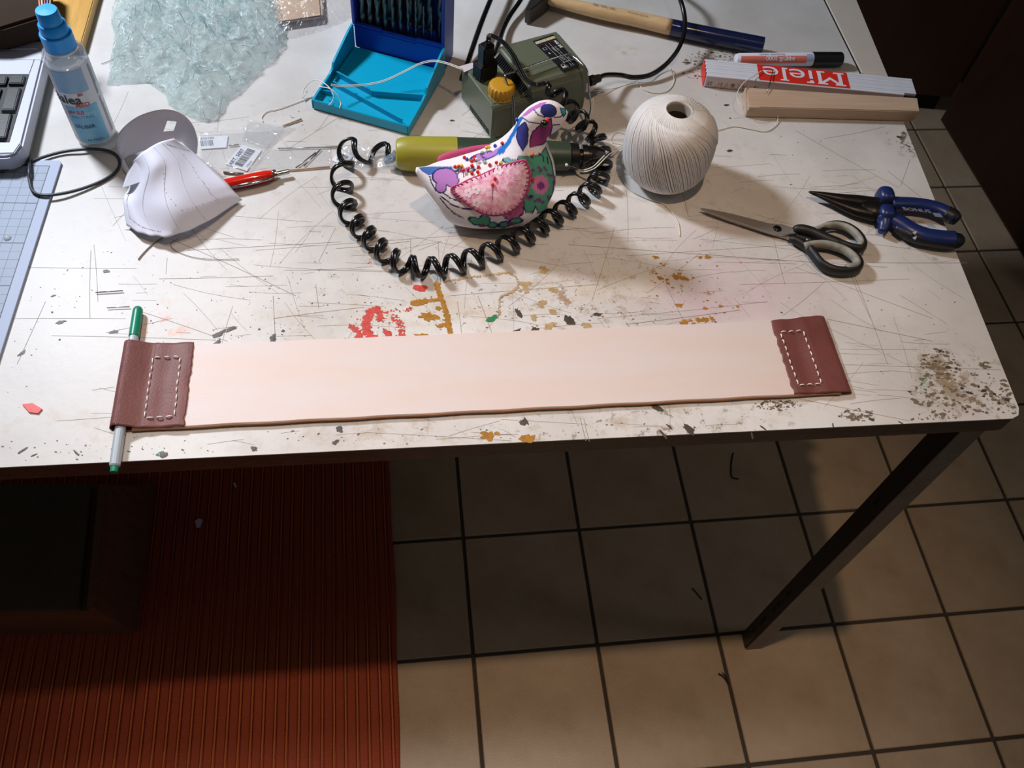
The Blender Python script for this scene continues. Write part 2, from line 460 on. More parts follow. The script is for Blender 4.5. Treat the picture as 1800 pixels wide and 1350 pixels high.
def top_material():
    m = bpy.data.materials.new('worn white laminate'); m.use_nodes = True; nt = m.node_tree; b = nt.nodes['Principled BSDF']
    b.inputs['Roughness'].default_value = 0.42; b.inputs['Specular IOR Level'].default_value = 0.35
    tc = nt.nodes.new('ShaderNodeTexCoord'); pos = tc.outputs['Object']
    nz = nt.nodes.new('ShaderNodeTexNoise'); nz.inputs['Scale'].default_value = 6; nz.inputs['Detail'].default_value = 8; nz.inputs['Roughness'].default_value = 0.6
    nt.links.new(pos, nz.inputs[0])
    cr = nt.nodes.new('ShaderNodeValToRGB'); cr.color_ramp.elements[0].position = 0.35; cr.color_ramp.elements[0].color = (*lin((192, 187, 182)), 1)
    cr.color_ramp.elements[1].position = 0.62; cr.color_ramp.elements[1].color = (*lin((214, 211, 208)), 1)
    nt.links.new(nz.outputs[0], cr.inputs[0])
    st = [
        SP(1250, 490, 330, 120, (214, 178, 190), 0.55, 9, .40, .62),        # faint pink
        SP(920, 520, 260, 95, (196, 168, 130), 0.55, 22, .46, .66),        # tan smears
        SP(1010, 540, 150, 60, (150, 112, 72), 0.8, 55, .54, .60),
        SP(1110, 470, 90, 60, (205, 200, 140), 0.35, 18, .40, .60),
        SP(640, 560, 260, 60, (190, 174, 150), 0.5, 40, .48, .66),
        SP(1180, 500, 160, 90, (176, 128, 70), 0.8, 90, .60, .64),         # amber drops
        SP(900, 745, 560, 40, (170, 148, 118), 0.55, 45, .50, .62),
        SP(1150, 745, 330, 36, (116, 98, 74), 0.8, 110, .57, .62),
        SP(1700, 680, 120, 70, (128, 108, 82), 0.9, 75, .545, .575),        # wear at the front right corner
        SP(1660, 660, 60, 60, (150, 130, 104), 0.9, 60, .50, .54),
        SP(1600, 250, 60, 40, (116, 92, 70), 0.9, 90, .55, .58),
        SP(1260, 110, 60, 22, (112, 96, 78), 0.9, 120, .50, .54),
        SP(1100, 90, 40, 16, (176, 160, 120), 0.6, 60, .50, .60),
        SP(110, 760, 260, 60, (188, 176, 158), 0.5, 45, .52, .64),
        SP(1500, 380, 260, 90, (186, 178, 172), 0.45, 30, .48, .66),
        SP(900, 400, 900, 420, (172, 162, 150), 0.55, 65, .54, .68),
        SP(900, 400, 1300, 520, (112, 96, 78), 0.7, 190, .665, .69),       # scattered tiny specks
        SP(1000, 560, 560, 120, (86, 72, 56), 0.85, 160, .655, .67),
        SP(290, 570, 46, 40, (226, 140, 112), 0.75, 60, .48, .60),
    ]
    col = ellipse_stains(nt, pos, cr.outputs[0], st)
    nt.links.new(col, b.inputs['Base Color'])
    n2 = nt.nodes.new('ShaderNodeTexNoise'); n2.inputs['Scale'].default_value = 120; n2.inputs['Detail'].default_value = 6; nt.links.new(pos, n2.inputs[0])
    bp = nt.nodes.new('ShaderNodeBump'); bp.inputs['Strength'].default_value = 0.12; bp.inputs['Distance'].default_value = 0.001
    nt.links.new(n2.outputs[0], bp.inputs['Height']); nt.links.new(bp.outputs[0], b.inputs['Normal'])
    mr = nt.nodes.new('ShaderNodeMapRange'); mr.inputs[3].default_value = 0.3; mr.inputs[4].default_value = 0.6; nt.links.new(nz.outputs[0], mr.inputs[0])
    nt.links.new(mr.outputs[0], b.inputs['Roughness'])
    return m
bench = thing('workbench', (0, 0, 0), 'scratched white topped workbench with dark edge and square steel legs', 'table')
XL = -1.75; YF = 0.80; TR = 0.0708; TH = 0.0225
outline = [(XL, 0.0), (-0.010, 0.0), (-0.003, 0.003), (0.0005, 0.010), (TR * YF, YF), (XL, YF)]
build('tabletop', prism(outline, H - 0.0012, H), top_material(), bench)
core = [(XL, 0.0008), (-0.010, 0.0008), (-0.004, 0.0035), (-0.001, 0.010), (TR * YF - .001, YF - .001), (XL, YF - .001)]
build('edge_band', prism(core, H - TH, H - 0.0012, 0.0012, 2), MT['fascia'], bench)
LX, LY, LW = -0.02599, 0.01661, 0.0257
def leg(x, y):
    lg = build('leg', box(x, y, 0, x + LW, y + LW, H - TH, 0.002), MT['shaded_steel'], bench)
    return lg
l1 = leg(LX, LY)
for zc in (0.05, 0.085, 0.10, 0.145, 0.165, 0.205, 0.49):
    build('slot', box(LX - 0.0005, LY + 0.011, zc, LX + 0.001, LY + 0.0145, zc + 0.014), MT['slot'], l1)
build('lit_front_face', box(LX + 0.001, LY - 0.0006, 0.001, LX + LW - .001, LY + 0.001, H - TH - .001), MT['steel'], l1)  # lighter skin: light on the front of the leg put into the colour
leg(XL + 0.05, LY); leg(XL + 0.05, YF - 0.08); leg(LX, YF - 0.08)
build('rail', box(XL + 0.08, YF - 0.07, H - TH - 0.04, LX, YF - 0.05, H - TH, 0.001), MT['steel'], bench)
build('rail', box(LX + .003, 0.12, H - TH - 0.03, LX + LW - .003, YF - 0.08, H - TH, 0.001), MT['steel'], bench)
# beige strip screwed on along the right rear edge
MT['strip'] = mat('beige laminate strip', (205, 194, 180), 0.5, bump=0.15, bscale=200, var=0.06, vscale=30)
a0 = P(1515, 127, .002); a1 = P(1452, 0, .002); dd = (a1 - a0)
b0 = Vector((TR * a0.y + .0005, a0.y, 0)); 
far = a0 + dd * ((YF - a0.y) / dd.y)
build('side_strip', prism([(a0.x, a0.y), (b0.x, b0.y - .02), (TR * YF + .0005, YF), (far.x, YF)], H + .0001, H + .0022, .0003, 1), MT['strip'], bench)
build('strip_gap', ribbon([a0 + Vector((-.0008, 0, -.0017)), far + Vector((-.0008, 0, -.0017))], 0.0022), MT['slot'], bench)

# dried paint, chips and scratches of the worktop: thin real flakes, each colour one part
def blot(m, c, r, asp=1.0, ang=0.0, z=0.00025, n=None, jag=0.45):
    n = n or (random.randint(7, 11) if r < .0015 else random.randint(13, 19)); pts = []
    if r >= .0022 and jag == .45: jag = .62
    for k in range(n):
        a = 2 * math.pi * k / n; rr_ = r * (1 - jag * rnd())
        x, y = rr_ * math.cos(a) * asp, rr_ * math.sin(a)
        pts.append((c.x + x * math.cos(ang) - y * math.sin(ang), c.y + x * math.sin(ang) + y * math.cos(ang), H + z))
    k0 = len(m.v); m.v += pts; m.v.append((c.x, c.y, H + z + 0.0001))
    for k in range(n): m.f.append((k0 + k, k0 + (k + 1) % n, k0 + n))
def scatter(m, u, v, ru, rv, count, r0, r1, z=0.00025, asp=(1, 2.5)):
    for _ in range(count):
        a = rnd() * 6.283; q = math.sqrt(rnd())
        c = P(u + math.cos(a) * ru * q, v + math.sin(a) * rv * q)
        if c.y < 0.003 or c.x > TR * c.y - 0.003: continue
        blot(m, c, r0 + (r1 - r0) * rnd() ** 2.5, random.uniform(*asp), random.uniform(-.6, .6), z)
def stroke(m, pts, wpx, dens, r0, r1, z=0.0003):
    pp = catmull([(a, b, 0) for a, b in pts], 10)
    for i in range(len(pp) - 1):
        for _ in range(dens):
            t_ = rnd(); q_ = pp[i].lerp(pp[i + 1], t_)
            c = P(q_.x + random.uniform(-.5, .5) * wpx, q_.y + random.uniform(-.5, .5) * wpx * .8)
            blot(m, c, r0 + (r1 - r0) * rnd(), random.uniform(1, 1.8), random.uniform(-1, 1), z + rnd() * .0001)
redp = M(); amber = M(); dark = M(); green = M(); tan = M(); worn = M()
C4 = lambda x, y: (450 + x / 3.0, 400 + y / 3.0)
stroke(redp, [C4(500, 515), C4(525, 545), C4(545, 575), C4(525, 605)], 9, 2, .0006, .0020)
stroke(redp, [C4(640, 428), C4(600, 455), C4(580, 520), C4(600, 570), C4(640, 600)], 11, 5, .0006, .0022)
stroke(redp, [C4(640, 440), C4(655, 470), C4(640, 490)], 8, 2, .0005, .0017)
stroke(redp, [C4(720, 470), C4(760, 510), C4(770, 560), C4(740, 590), C4(700, 590)], 10, 3, .0004, .0013)
stroke(redp, [C4(670, 450), C4(720, 440), C4(790, 440), C4(820, 420)], 5, 1, .0004, .0011)
stroke(redp, [C4(680, 545), C4(700, 570), C4(690, 590)], 8, 3, .0006, .0016)
stroke(redp, [C4(840, 318), C4(868, 322), C4(890, 318)], 7, 4, .001, .0024)
scatter(redp, *C4(650, 530), 50, 28, 70, .0003, .0010)
scatter(redp, *C4(600, 180), 5, 7, 10, .0003, .0008); scatter(redp, *C4(680, 315), 30, 4, 10, .0003, .0007)
stroke(amber, [C4(955, 290), C4(960, 330), C4(975, 370), C4(1000, 440), C4(1015, 500), C4(1030, 575)], 5, 6, .0006, .0018)
stroke(amber, [C4(970, 380), C4(920, 385), C4(850, 405), C4(825, 400), C4(840, 390), C4(900, 380)], 4, 5, .0006, .0014)
stroke(amber, [C4(960, 520), C4(1000, 515), C4(1020, 530)], 5, 4, .0006, .0014)
for (x, y, r) in ((905, 470, .007), (880, 578, .0065), (1005, 583, .003), (965, 427, .003), (1225, 1098, .006), (1435, 1112, .0055), (1272, 1086, .002), (940, 470, .004)):
    blot(amber, P(*C4(x, y)), r, 1.5, -.1, .0003)
stroke(tan, [C4(985, 287), C4(1100, 268), C4(1250, 250), C4(1330, 240), C4(1385, 290), C4(1350, 340), C4(1290, 370), C4(1280, 470)], 3, 3, .0004, .0012)
C5 = lambda x, y: (1000 + x / 3.0, 400 + y / 3.0)
for (x, y, r) in ((458, 157, .004), (692, 158, .0028), (728, 155, .005), (485, 190, .002), (460, 243, .002), (480, 266, .004), (518, 275, .0025), (565, 262, .006), (605, 268, .006), (582, 243, .003), (500, 200, .002), (522, 295, .003), (655, 265, .002),
                  (583, 410, .004), (717, 426, .003), (800, 415, .003), (640, 490, .003), (682, 488, .005), (722, 486, .006), (605, 500, .005), (755, 483, .004), (890, 417, .002), (780, 203, .0015), (905, 185, .0014), (865, 423, .001), (655, 508, .003)):
    blot(amber, P(*C5(x, y)), r * .75, 1.3, random.uniform(-.4, .4), .0003)
scatter(amber, *C5(620, 300), 60, 40, 30, .0004, .0012)
for (x, y) in ((1430, 308), (1500, 405), (1565, 450), (1520, 225), (1570, 330), (1410, 330), (1740, 510), (1550, 520), (1450, 480)):
    for k in range(4):
        cc = C4(x + random.uniform(-18, 18), y + random.uniform(-12, 12)); blot(tan, P(*cc), random.uniform(.0015, .004), 1.5, 0, .00022)
for (u, v, r, an) in ((1166, 764, .006, -1.1), (1176, 750, .004, -.9), (1213, 752, .0055, -.8), (1322, 766, .004, 1.5), (1341, 752, .004, -.8), (1464, 748, .003, 1.4), (1583, 743, .003, -.7), (134, 796, .004, -.8), (40, 792, .005, .7), (60, 800, .003, .5), (925, 740, .005, -1.2), (1158, 716, .006, -.8)):
    blot(dark, P(u, v), r, .22, an + 1.57, .0003, n=8, jag=.2)
# dark chips of specific shape
for (u, v, r, asp, an) in ((1000, 562, .006, 1.4, -1.2), (940, 580, .0055, 1.1, .8), (905, 585, .0045, 2.6, .5), (912, 551, .0035, 2.6, -1.2), (480, 597, .0045, 2.4, 1.5), (498, 582, .0022, 1.3, .5), (455, 579, .0015, 1, 0),
                           (770, 592, .0022, 2.4, 0), (597, 754, .0042, 1.4, -1.1), (590, 777, .003, 1.8, .7), (920, 742, .0042, 1.3, .2), (865, 770, .001, 1, 0), (955, 612 - 20, .003, 3, .2), (1152, 740 - 24, .0032, 3, -.8), (1210, 785 - 30, .004, 2.6, -.9),
                           (386, 587, .004, 2.2, .7), (381, 604, .0038, 2.2, .9), (407, 578, .0032, 2.8, .5), (376, 590, .0022, 1.2, 0), (456, 579, .0014, 1.4, 0), (265, 564, .0012, 1, 0), (277, 535, .0012, 1, 0), (372, 528, .0011, 1, 0), (201, 583, .0030, 2.2, .1),
                           (187, 477, .0032, 1.5, 0), (288, 800, .0045, 1.0, .4), (447, 789, .0035, 1.2, -.9), (38, 621, .0025, 2.4, .8), (92, 549, .0015, 1, 0), (105, 597, .0014, 1, 0), (108, 566, .0026, 2.6, .3), (94, 520, .0016, 2, .4), (1277, 185, .0025, 2, .2),
                           (1283, 265, .0032, 1.5, 0), (1283, 208, .0015, 1.6, 0), (795, 140 + 72, .002, 2, 0), (1050, 553, .003, 2.6, .1), (1004, 568, .0035, 2, 0)):
    blot(dark, P(u, v), r * .8, asp, an, .0003, jag=.5)
for args in ((1690, 690, 95, 42, 150, .0003, .0030), (1650, 640, 34, 26, 50, .0006, .0032), (1775, 700, 22, 30, 30, .0004, .0024), (1507, 730, 34, 12, 46, .0004, .0026), (1368, 712, 46, 9, 46, .0004, .0022),
             (1600, 248, 20, 20, 26, .0005, .0030), (1730, 642, 9, 6, 10, .001, .003), (1260, 105, 60, 16, 110, .0004, .0022), (1240, 130, 40, 10, 50, .0003, .0020), (1640, 735, 40, 10, 40, .0003, .0020),
             (30, 590, 60, 130, 16, .0002, .0009), (300, 520, 260, 90, 60, .0002, .0009), (560, 540, 140, 70, 70, .0002, .0010), (900, 560, 260, 60, 120, .0002, .0012), (1130, 540, 220, 70, 90, .0002, .0012), (1000, 765, 560, 22, 110, .0002, .0014),
             (180, 790, 200, 26, 40, .0002, .0012), (430, 220, 130, 40, 34, .0002, .0009), (1350, 250, 250, 90, 40, .0002, .0009), (1500, 560, 200, 120, 50, .0002, .0009), (800, 440, 500, 60, 60, .0002, .0008)):
    a_ = list(args); a_[4] = int(a_[4] * 1.3); a_[6] *= .72; scatter(worn, *a_)
    a_[4] //= 5; scatter(dark, *a_)
scatter(green, 1625, 672, 12, 14, 16, .0003, .0012); blot(green, P(865, 560), .004, 1.8, .5, .0003); scatter(green, 400, 590, 30, 18, 8, .0003, .001); scatter(green, 283, 800, 8, 6, 5, .0004, .0014)
def paint(name, m, rgb, lab, rough=.5, var=.3):
    o = build(name, m, mat(name, rgb, rough, var=var, vscale=200), bench); o['kind'] = 'stuff'; o['label'] = lab
paint('red_paint', redp, (206, 62, 48), 'red paint smears on the worktop'); paint('amber_varnish', amber, (178, 126, 54), 'amber varnish drops on the worktop', .25)
paint('chipped_spot', dark, (74, 64, 54), 'dark chips and paint specks on the worktop'); paint('worn_spot', worn, (126, 112, 94), 'grey brown worn spots on the worktop'); paint('green_paint', green, (40, 130, 80), 'small green paint specks on the worktop'); paint('tan_stain', tan, (190, 158, 112), 'thin tan varnish stains on the worktop')
scr = M()
def scratch(u0, v0, u1, v1, wd=.00035, bend=0.0):
    a, b = P(u0, v0, .00012), P(u1, v1, .00012)
    n_ = Vector((-(b - a).y, (b - a).x, 0)).normalized()
    pts = [a.lerp(b, k / 6) + n_ * bend * math.sin(math.pi * k / 6) * (b - a).length for k in range(7)]
    r_ = ribbon(pts, wd); scr.add(r_.v, r_.f)
for s in ((450, 440, 1050, 400), (500, 475, 690, 478), (590, 437, 720, 424), (722, 418, 724, 500), (735, 440, 775, 425), (480, 520, 484, 600), (555, 500, 560, 540), (330, 440, 600, 425), (300, 420, 520, 520), (480, 560, 640, 540), (560, 460, 590, 400), (770, 425, 775, 500),
          (280, 490, 480, 485), (0, 560, 220, 560), (50, 470, 240, 472), (90, 590, 380, 598), (240, 545, 400, 600), (30, 640, 80, 530), (1000, 430, 1560, 470), (1100, 450, 1400, 430), (1050, 560, 1350, 530), (1170, 500, 1220, 600), (1360, 420, 1380, 500), (1400, 470, 1640, 560), (1500, 480, 1560, 640), (1080, 400, 1040, 530), (1230, 420, 1500, 450), (1300, 500, 1600, 490), (1450, 560, 1640, 600), (1420, 560, 1700, 690), (1490, 470, 1530, 560), (790, 520, 1050, 500), (804, 530, 812, 590), (840, 520, 870, 600), (1440, 460, 1700, 462),
          (1400, 700, 1600, 740), (1020, 735, 1030, 775), (1026, 735, 1036, 776), (1450, 640, 1760, 650), (640, 760, 900, 775), (160, 440, 158, 560), (165, 430, 172, 530), (100, 740, 340, 720), (1560, 300, 1660, 380), (1400, 230, 1580, 330), (1100, 620 - 50, 1300, 545), (700, 410, 1000, 470), (1210, 380, 1190, 300)):
    scratch(*s, wd=random.uniform(.00025, .0005), bend=random.uniform(-.01, .01))
for k in range(420):
    u = random.uniform(150, 1650); v = random.uniform(390, 790) if k % 3 else random.uniform(200, 420)
    L_ = random.uniform(20, 150); a = random.gauss(0.0, .12) if rnd() < .6 else random.uniform(-1.6, 1.6)
    p1 = P(u, v); p2 = P(u + L_ * math.cos(a), v + L_ * math.sin(a) * .8)
    if min(p1.y, p2.y) < .004 or max(p1.x - TR * p1.y, p2.x - TR * p2.y) > -.004: continue
    scratch(u, v, u + L_ * math.cos(a), v + L_ * math.sin(a) * .8, wd=random.uniform(.00015, .0003), bend=random.uniform(-.03, .03))
o = build('scratch', scr, mat('knife scratch', (132, 120, 108), .7), bench); o['kind'] = 'stuff'

# ------------------------------------------------------------------ leather strap with stitched loops, and the pen in its loop
MT['pale_leather'] = mat('pale vegetable tanned leather', (214, 202, 200), 0.5, bump=0.12, bscale=260, var_rgb=(216, 196, 186), vscale=5, stretch=(1, 6, 1))
MT['leather_edge'] = mat('cut leather edge', (150, 104, 70), 0.7, bump=0.3, bscale=400)
MT['brown_leather'] = mat('brown soft leather', (118, 66, 60), 0.55, bump=0.55, bscale=520, bdist=.0006, var_rgb=(104, 54, 48), vscale=22)
MT['thread_white'] = mat('waxed white thread', (240, 236, 226), 0.5)
strap = thing('leather_strap', P(850, 670), 'long pale leather strap with stitched brown leather loops at both ends', 'strap')
sx0, sx1 = -0.744, -0.158
pl = []
N = 60
for k in range(N + 1):
    x = sx0 + (sx1 - sx0) * k / N; pl.append((x, 0.0262 + 0.0055 * (k / N) + .0003 * math.sin(k)))
up_ = [(x, y + 0.0795) for x, y in pl]
def strapz(x):
    return 0.0016 + 0.0000
build('strip', prism(pl + up_[::-1], H + 0.0014, H + 0.0046, 0.0005, 1), MT['pale_leather'], strap)
edge = [(x, y - .0002, H + .0028) for x, y in pl]
build('cut_edge', tube(edge, 0.00125, 6), MT['leather_edge'], strap)
def loop_patch(name, xe, xi, y0, y1, r, sgn, seam_noise, lab, y0i=None, y1i=None):
    """folded leather: goes from xi (inner cut edge) on top of the strip, round the fold at xe, back beneath"""
    th = .0013; prof = []                                   # (x, z, thickness direction handled by solidify)
    zt = 0.0056
    cx = xe + sgn * (r + th)
    prof.append((xi, zt, 0)); 
    for k in range(1, 9): prof.append((xi + (cx + sgn * .012 - xi) * k / 9, zt + (.0006 * math.sin(k * 1.1)), 0))
    if r > .003:
        for k in range(9):
            a = math.radians(75 + 150 * k / 8)
            prof.append((cx + sgn * math.cos(a) * (r + th) * 1.0, .0012 + r + math.sin(a) * (r + th), 0))
        prof.append((cx + sgn * .004, .0011, 0))
    else:
        prof += [(cx + sgn * .003, zt - .0004, 0), (cx, zt - .0014, 0), (xe + sgn * .0002, .0034, 0), (cx, .0014, 0)]
    prof.append((cx + sgn * .02, .0009, 0)); prof.append((xi - sgn * 0.001, .0009, 0))
    pp = [Vector((p[0], 0, p[1])) for p in prof]; pp = catmull(pp, 4)
    n = len(pp)
    def fn(s, t):
        q_ = pp[min(int(s * (n - 1) + .5), n - 1)]
        d_in = min(1, abs(q_.x - xe) / abs(xi - xe))
        ya = y0 + ((y0i if y0i is not None else y0) - y0) * d_in; yb = y1 + ((y1i if y1i is not None else y1) - y1) * d_in
        y = ya + (yb - ya) * t
        jit = seam_noise * noise.noise(Vector((y * 160, 3.1 * sgn, 0))) if s < 0.02 or s > .98 else 0
        jy = .0005 * noise.noise(Vector((q_.x * 150, t * 3, 1))) if t in (0.0, 1.0) else 0
        z = q_.z + (.0005 * noise.noise(Vector((q_.x * 60, y * 50, 2))) if q_.z > .003 else 0)
        return Vector((q_.x + jit, y + jy, H + z))
    g = gridsurf(fn, n - 1, 36)
    bm = bmesh.new(); vs = [bm.verts.new(p) for p in g.v]
    for f in g.f: bm.faces.new([vs[i] for i in f])
    bmesh.ops.recalc_face_normals(bm, faces=bm.faces); bmesh.ops.solidify(bm, geom=list(bm.faces), thickness=-th * sgn * 0 + .0008)
    o = build(name, frombm(bm), MT['brown_leather'], strap, smooth=True); o['label'] = lab
    return o
lp = loop_patch('end_loop', -0.7600, -0.7040, 0.0262, 0.1080, 0.0046, 1, .0016, 'left loop, folded round the pen', .0262, .1075)
rp = loop_patch('end_loop', -0.1478, -0.2010, 0.0312, 0.1145, 0.0008, -1, .0020, 'right loop, folded flat', .0312, .1100)
st0 = None
def stitches(corners, parent, nl, ns):
    global st0
    (tl, tr, br, bl) = [P(*c, .0066) for c in corners]
    for a, b, n_ in ((tl, tr, ns), (tr, br, nl), (bl, br, ns), (tl, bl, nl)):
        for k in range(n_):
            c_ = a.lerp(b, (k + .5) / n_) + Vector((random.uniform(-.0003, .0003), random.uniform(-.0003, .0003), 0)); d = (b - a).normalized(); L_ = (b - a).length / n_ * (.26 + .06 * rnd())
            if st0 is None:
                st0 = bpy.data.meshes.new('stitch'); t_ = tube([(-.5, 0, -.25), (-.4, 0, .05), (-.15, 0, .14), (.15, 0, .14), (.4, 0, .05), (.5, 0, -.25)], [.10, .15, .17, .17, .15, .10], 6)
                st0.from_pydata(t_.v, [], t_.f); st0.materials.append(MT['thread_white']); st0.polygons.foreach_set('use_smooth', [True] * len(st0.polygons))
            o = bpy.data.objects.new('stitch', st0); COL.objects.link(o); o.parent = parent
            o.location = c_ - (strap.location + parent.location)
            o.rotation_euler = (0, 0, math.atan2(d.y, d.x) + random.uniform(-.12, .12)); s_ = L_ * 2; o.scale = (s_, .0034, .0040)
stitches(((269, 628), (317, 627), (306, 732), (254, 735)), lp, 8, 3)
stitches(((1371, 584), (1411, 581), (1444, 675), (1403, 677)), rp, 8, 3)

MT['pen_grey'] = mat('ribbed silver grey plastic', (176, 184, 190), 0.35, metal=0.2)
MT['pen_green'] = mat('green plastic', (18, 130, 96), 0.35)
pa = P(200, 831, .0058); pb = P(243, 541, .0058)
pa = Vector((pa.x, pa.y, H + .0058)); L_ = (pb - pa).length
pen = thing('fineliner', pa, 'silver fineliner with green cap pushed through the left leather loop', 'pen')
dq = (pb - pa).normalized()
def seg_(t0, t1, prof, seg=20): return axial(pa + dq * t0, pa + dq * t1, prof, seg)
hexp = axial(pa + dq * .006, pa + dq * .118, [(0, .0036), (.001, .0041), (L_ - .056, .0041), (L_ - .052, .0037)], 6)
build('barrel', axial(pa + dq * .005, pb, [(0, .0034), (.0012, .0041), (L_ - .040, .0041), (L_ - .036, .0037)], 16), MT['pen_grey'], pen, smooth=True, auto=.3)
build('cap', axial(pa + dq * (L_ - .031), pb, [(0, .0040), (.0005, .0043), (.026, .0042), (.029, .0040), (.0308, .0030), (.031, .002)], 24), MT['pen_green'], pen, smooth=True, auto=.5)
build('end_plug', axial(pa, pb, [(0, .0020), (.0003, .0028), (.005, .0030), (.0055, .0030)], 20), MT['pen_green'], pen, smooth=True, auto=.5)

# ------------------------------------------------------------------ scissors
C8 = lambda x, y: (1200 + x * .28889, 310 + y * .28889)
MT['blade'] = mat('brushed scissor steel', (176, 168, 162), 0.34, metal=0.6, bump=0.05, bscale=300, stretch=(1, 12, 1))
MT['grey_rubber'] = mat('worn light grey rubber', (172, 172, 162), 0.6, var_rgb=(120, 118, 108), vscale=60)
sc_ = thing('scissors', P(1370, 405), 'closed scissors with black and grey handles, tip pointing left', 'scissors')
def poly8(pts, z): return [(q.x, q.y) for q in [P(*C8(*p), z) for p in pts]]
build('blade', prism(poly8([(105, 193), (160, 200), (300, 228), (530, 288), (600, 292), (672, 312), (712, 345), (650, 352), (612, 362), (530, 346), (300, 270), (160, 222)], .006), H + .0045, H + .0068, .0006, 1), MT['blade'], sc_)
build('blade', prism(poly8([(112, 204), (300, 268), (530, 342), (600, 352), (650, 372), (700, 400), (640, 384), (530, 352), (300, 280), (150, 222)], .003), H + .0022, H + .0044, .0005, 1), MT['blade'], sc_)
pv = P(*C8(577, 315), .0075)
build('pivot_screw', lathe((pv.x, pv.y, H + .006), [(.0001, .0), (.0042, .0), (.0042, .0012), (.0030, .0022), (.0001, .0024)], 20, False), MT['black_gloss'], sc_, smooth=True)
def h8(pts, r, zc, flat, mt, name, closed=True, n=6):
    pp = catmull([P(*C8(x, y), zc) for x, y in pts], n, closed)
    return build(name, tube(pp, r, 12, closed, up=Vector((0, 0, 1)), flat=flat), mt, sc_, smooth=True)
ring1 = [(830, 352), (862, 312), (930, 297), (1000, 312), (1060, 352), (1094, 402), (1085, 440), (1035, 438), (960, 415), (880, 385)]
ring2 = [(770, 430), (840, 418), (905, 425), (980, 448), (1045, 488), (1074, 530), (1055, 565), (990, 578), (915, 570), (850, 540), (808, 492)]
h8(ring1, .0040, .0075, 1.4, MT['black_soft'], 'handle_ring')
h8(ring2, .0040, .0070, 1.4, MT['black_soft'], 'handle_ring')
g1 = [(800, 330), (840, 315), (880, 300), (940, 296), (1005, 315), (1055, 352), (1084, 398), (1072, 425)]
g2 = [(745, 425), (790, 415), (850, 412), (915, 424), (985, 450), (1038, 488), (1060, 525), (1045, 548), (990, 556)]
h8(g1, [.002] + [.0032] * 41 + [.002], .0098, 1.25, MT['grey_rubber'], 'grip_lining', False)
h8(g2, [.0035] + [.0036] * 47 + [.0025], .0095, 1.25, MT['grey_rubber'], 'grip_lining', False)
h8([(672, 322), (720, 326), (790, 345), (860, 378), (940, 408), (1020, 430)], [.0025, .0035, .0042, .0048, .005, .0052, .0055] + [.0056] * 17 + [.0055, .005, .0048, .0045, .0042, .004, .0035], .0075, 1.1, MT['black_soft'], 'shank', False)
h8([(650, 378), (690, 392), (730, 415), (775, 450), (810, 490)], [.0022, .0028, .0034, .0038] + [.0042] * 18 + [.004, .0038, .0035], .006, 1.1, MT['black_soft'], 'shank', False)
h8([(690, 370), (730, 380), (780, 395)], .0032, .006, 1.1, MT['black_soft'], 'shank', False)
build('shank_pin', sphere(P(*C8(757, 386), .011), .0012), MT['blade'], sc_, smooth=True)

# ------------------------------------------------------------------ pliers
MT['black_steel'] = mat('blackened steel', (34, 31, 30), 0.36, metal=0.6, bump=0.15, bscale=200)
MT['blue_grip'] = mat('dark blue grip plastic', (24, 40, 92), 0.34, bump=0.05, bscale=200)
MT['black_grip'] = mat('black grip rubber', (18, 20, 26), 0.45, bump=0.15, bscale=200)
MT['print_grey'] = mat('grey print', (120, 122, 140), 0.5)
pz = thing('long_nose_pliers', P(1560, 380), 'long nose pliers with blue and black handles at the right table edge', 'pliers')
def t8(pts, r, name, mt, zz=None, flat=1.0, n=5):
    z_ = zz or [.010] * len(pts)
    if not isinstance(z_, (list, tuple)): z_ = [z_] * len(pts)
    pp = catmull([P(*C8(x, y), z) for (x, y), z in zip(pts, z_)], n)
    rs = np.interp(np.linspace(0, 1, len(pp)), np.linspace(0, 1, len(r)), r)
    return build(name, tube(pp, list(rs), 14, up=Vector((0, 0, 1)), flat=flat), mt, pz, smooth=True)
t8([(768, 94), (860, 112), (960, 135), (1060, 150), (1180, 172)], [.0012, .0034, .0056, .0072, .0085], 'jaw', MT['black_steel'], .0100, .75)
t8([(776, 100), (860, 130), (950, 168), (1060, 208), (1180, 232)], [.0010, .0026, .0046, .0068, .0090], 'jaw', MT['black_steel'], .0090, .8)
t8([(1080, 190), (1150, 205), (1220, 215), (1280, 225)], [.008, .0125, .0135, .010], 'joint', MT['black_steel'], .0095, .7)
def blob8(x, y, rx, ry, rz, name, mt, z, yaw=0):
    m = M(); c_ = P(*C8(x, y), z); s_ = sphere((0, 0, 0), 1, 20, 12)
    for p in s_.v:
        # rounded box-like
        q_ = [math.copysign(abs(k) ** .72, k) for k in p]
        a, b = q_[0] * rx, q_[1] * ry
        m.v.append((c_.x + a * math.cos(yaw) - b * math.sin(yaw), c_.y + a * math.sin(yaw) + b * math.cos(yaw), c_.z + q_[2] * rz))
    m.f = s_.f
    return build(name, m, mt, pz, smooth=True)
blob8(1228, 130, .0085, .0105, .0105, 'finger_guard', MT['blue_grip'], .0125, -.1)
blob8(1232, 235, .0085, .0095, .0100, 'finger_guard', MT['blue_grip'], .0115, -.1)
t8([(1225, 250), (1228, 290), (1212, 340)], [.0085, .0068, .0040], 'finger_guard', MT['blue_grip'], [.011, .009, .007], .9)
t8([(1262, 168), (1330, 168), (1420, 172), (1520, 190), (1600, 222), (1655, 258)], [.0085, .0078, .0076, .0078, .0080, .0078], 'handle', MT['blue_grip'], .0115, .85)
t8([(1600, 222), (1645, 248), (1672, 268)], [.0082, .0084, .0060], 'handle_tip', MT['black_grip'], .0115, .9)
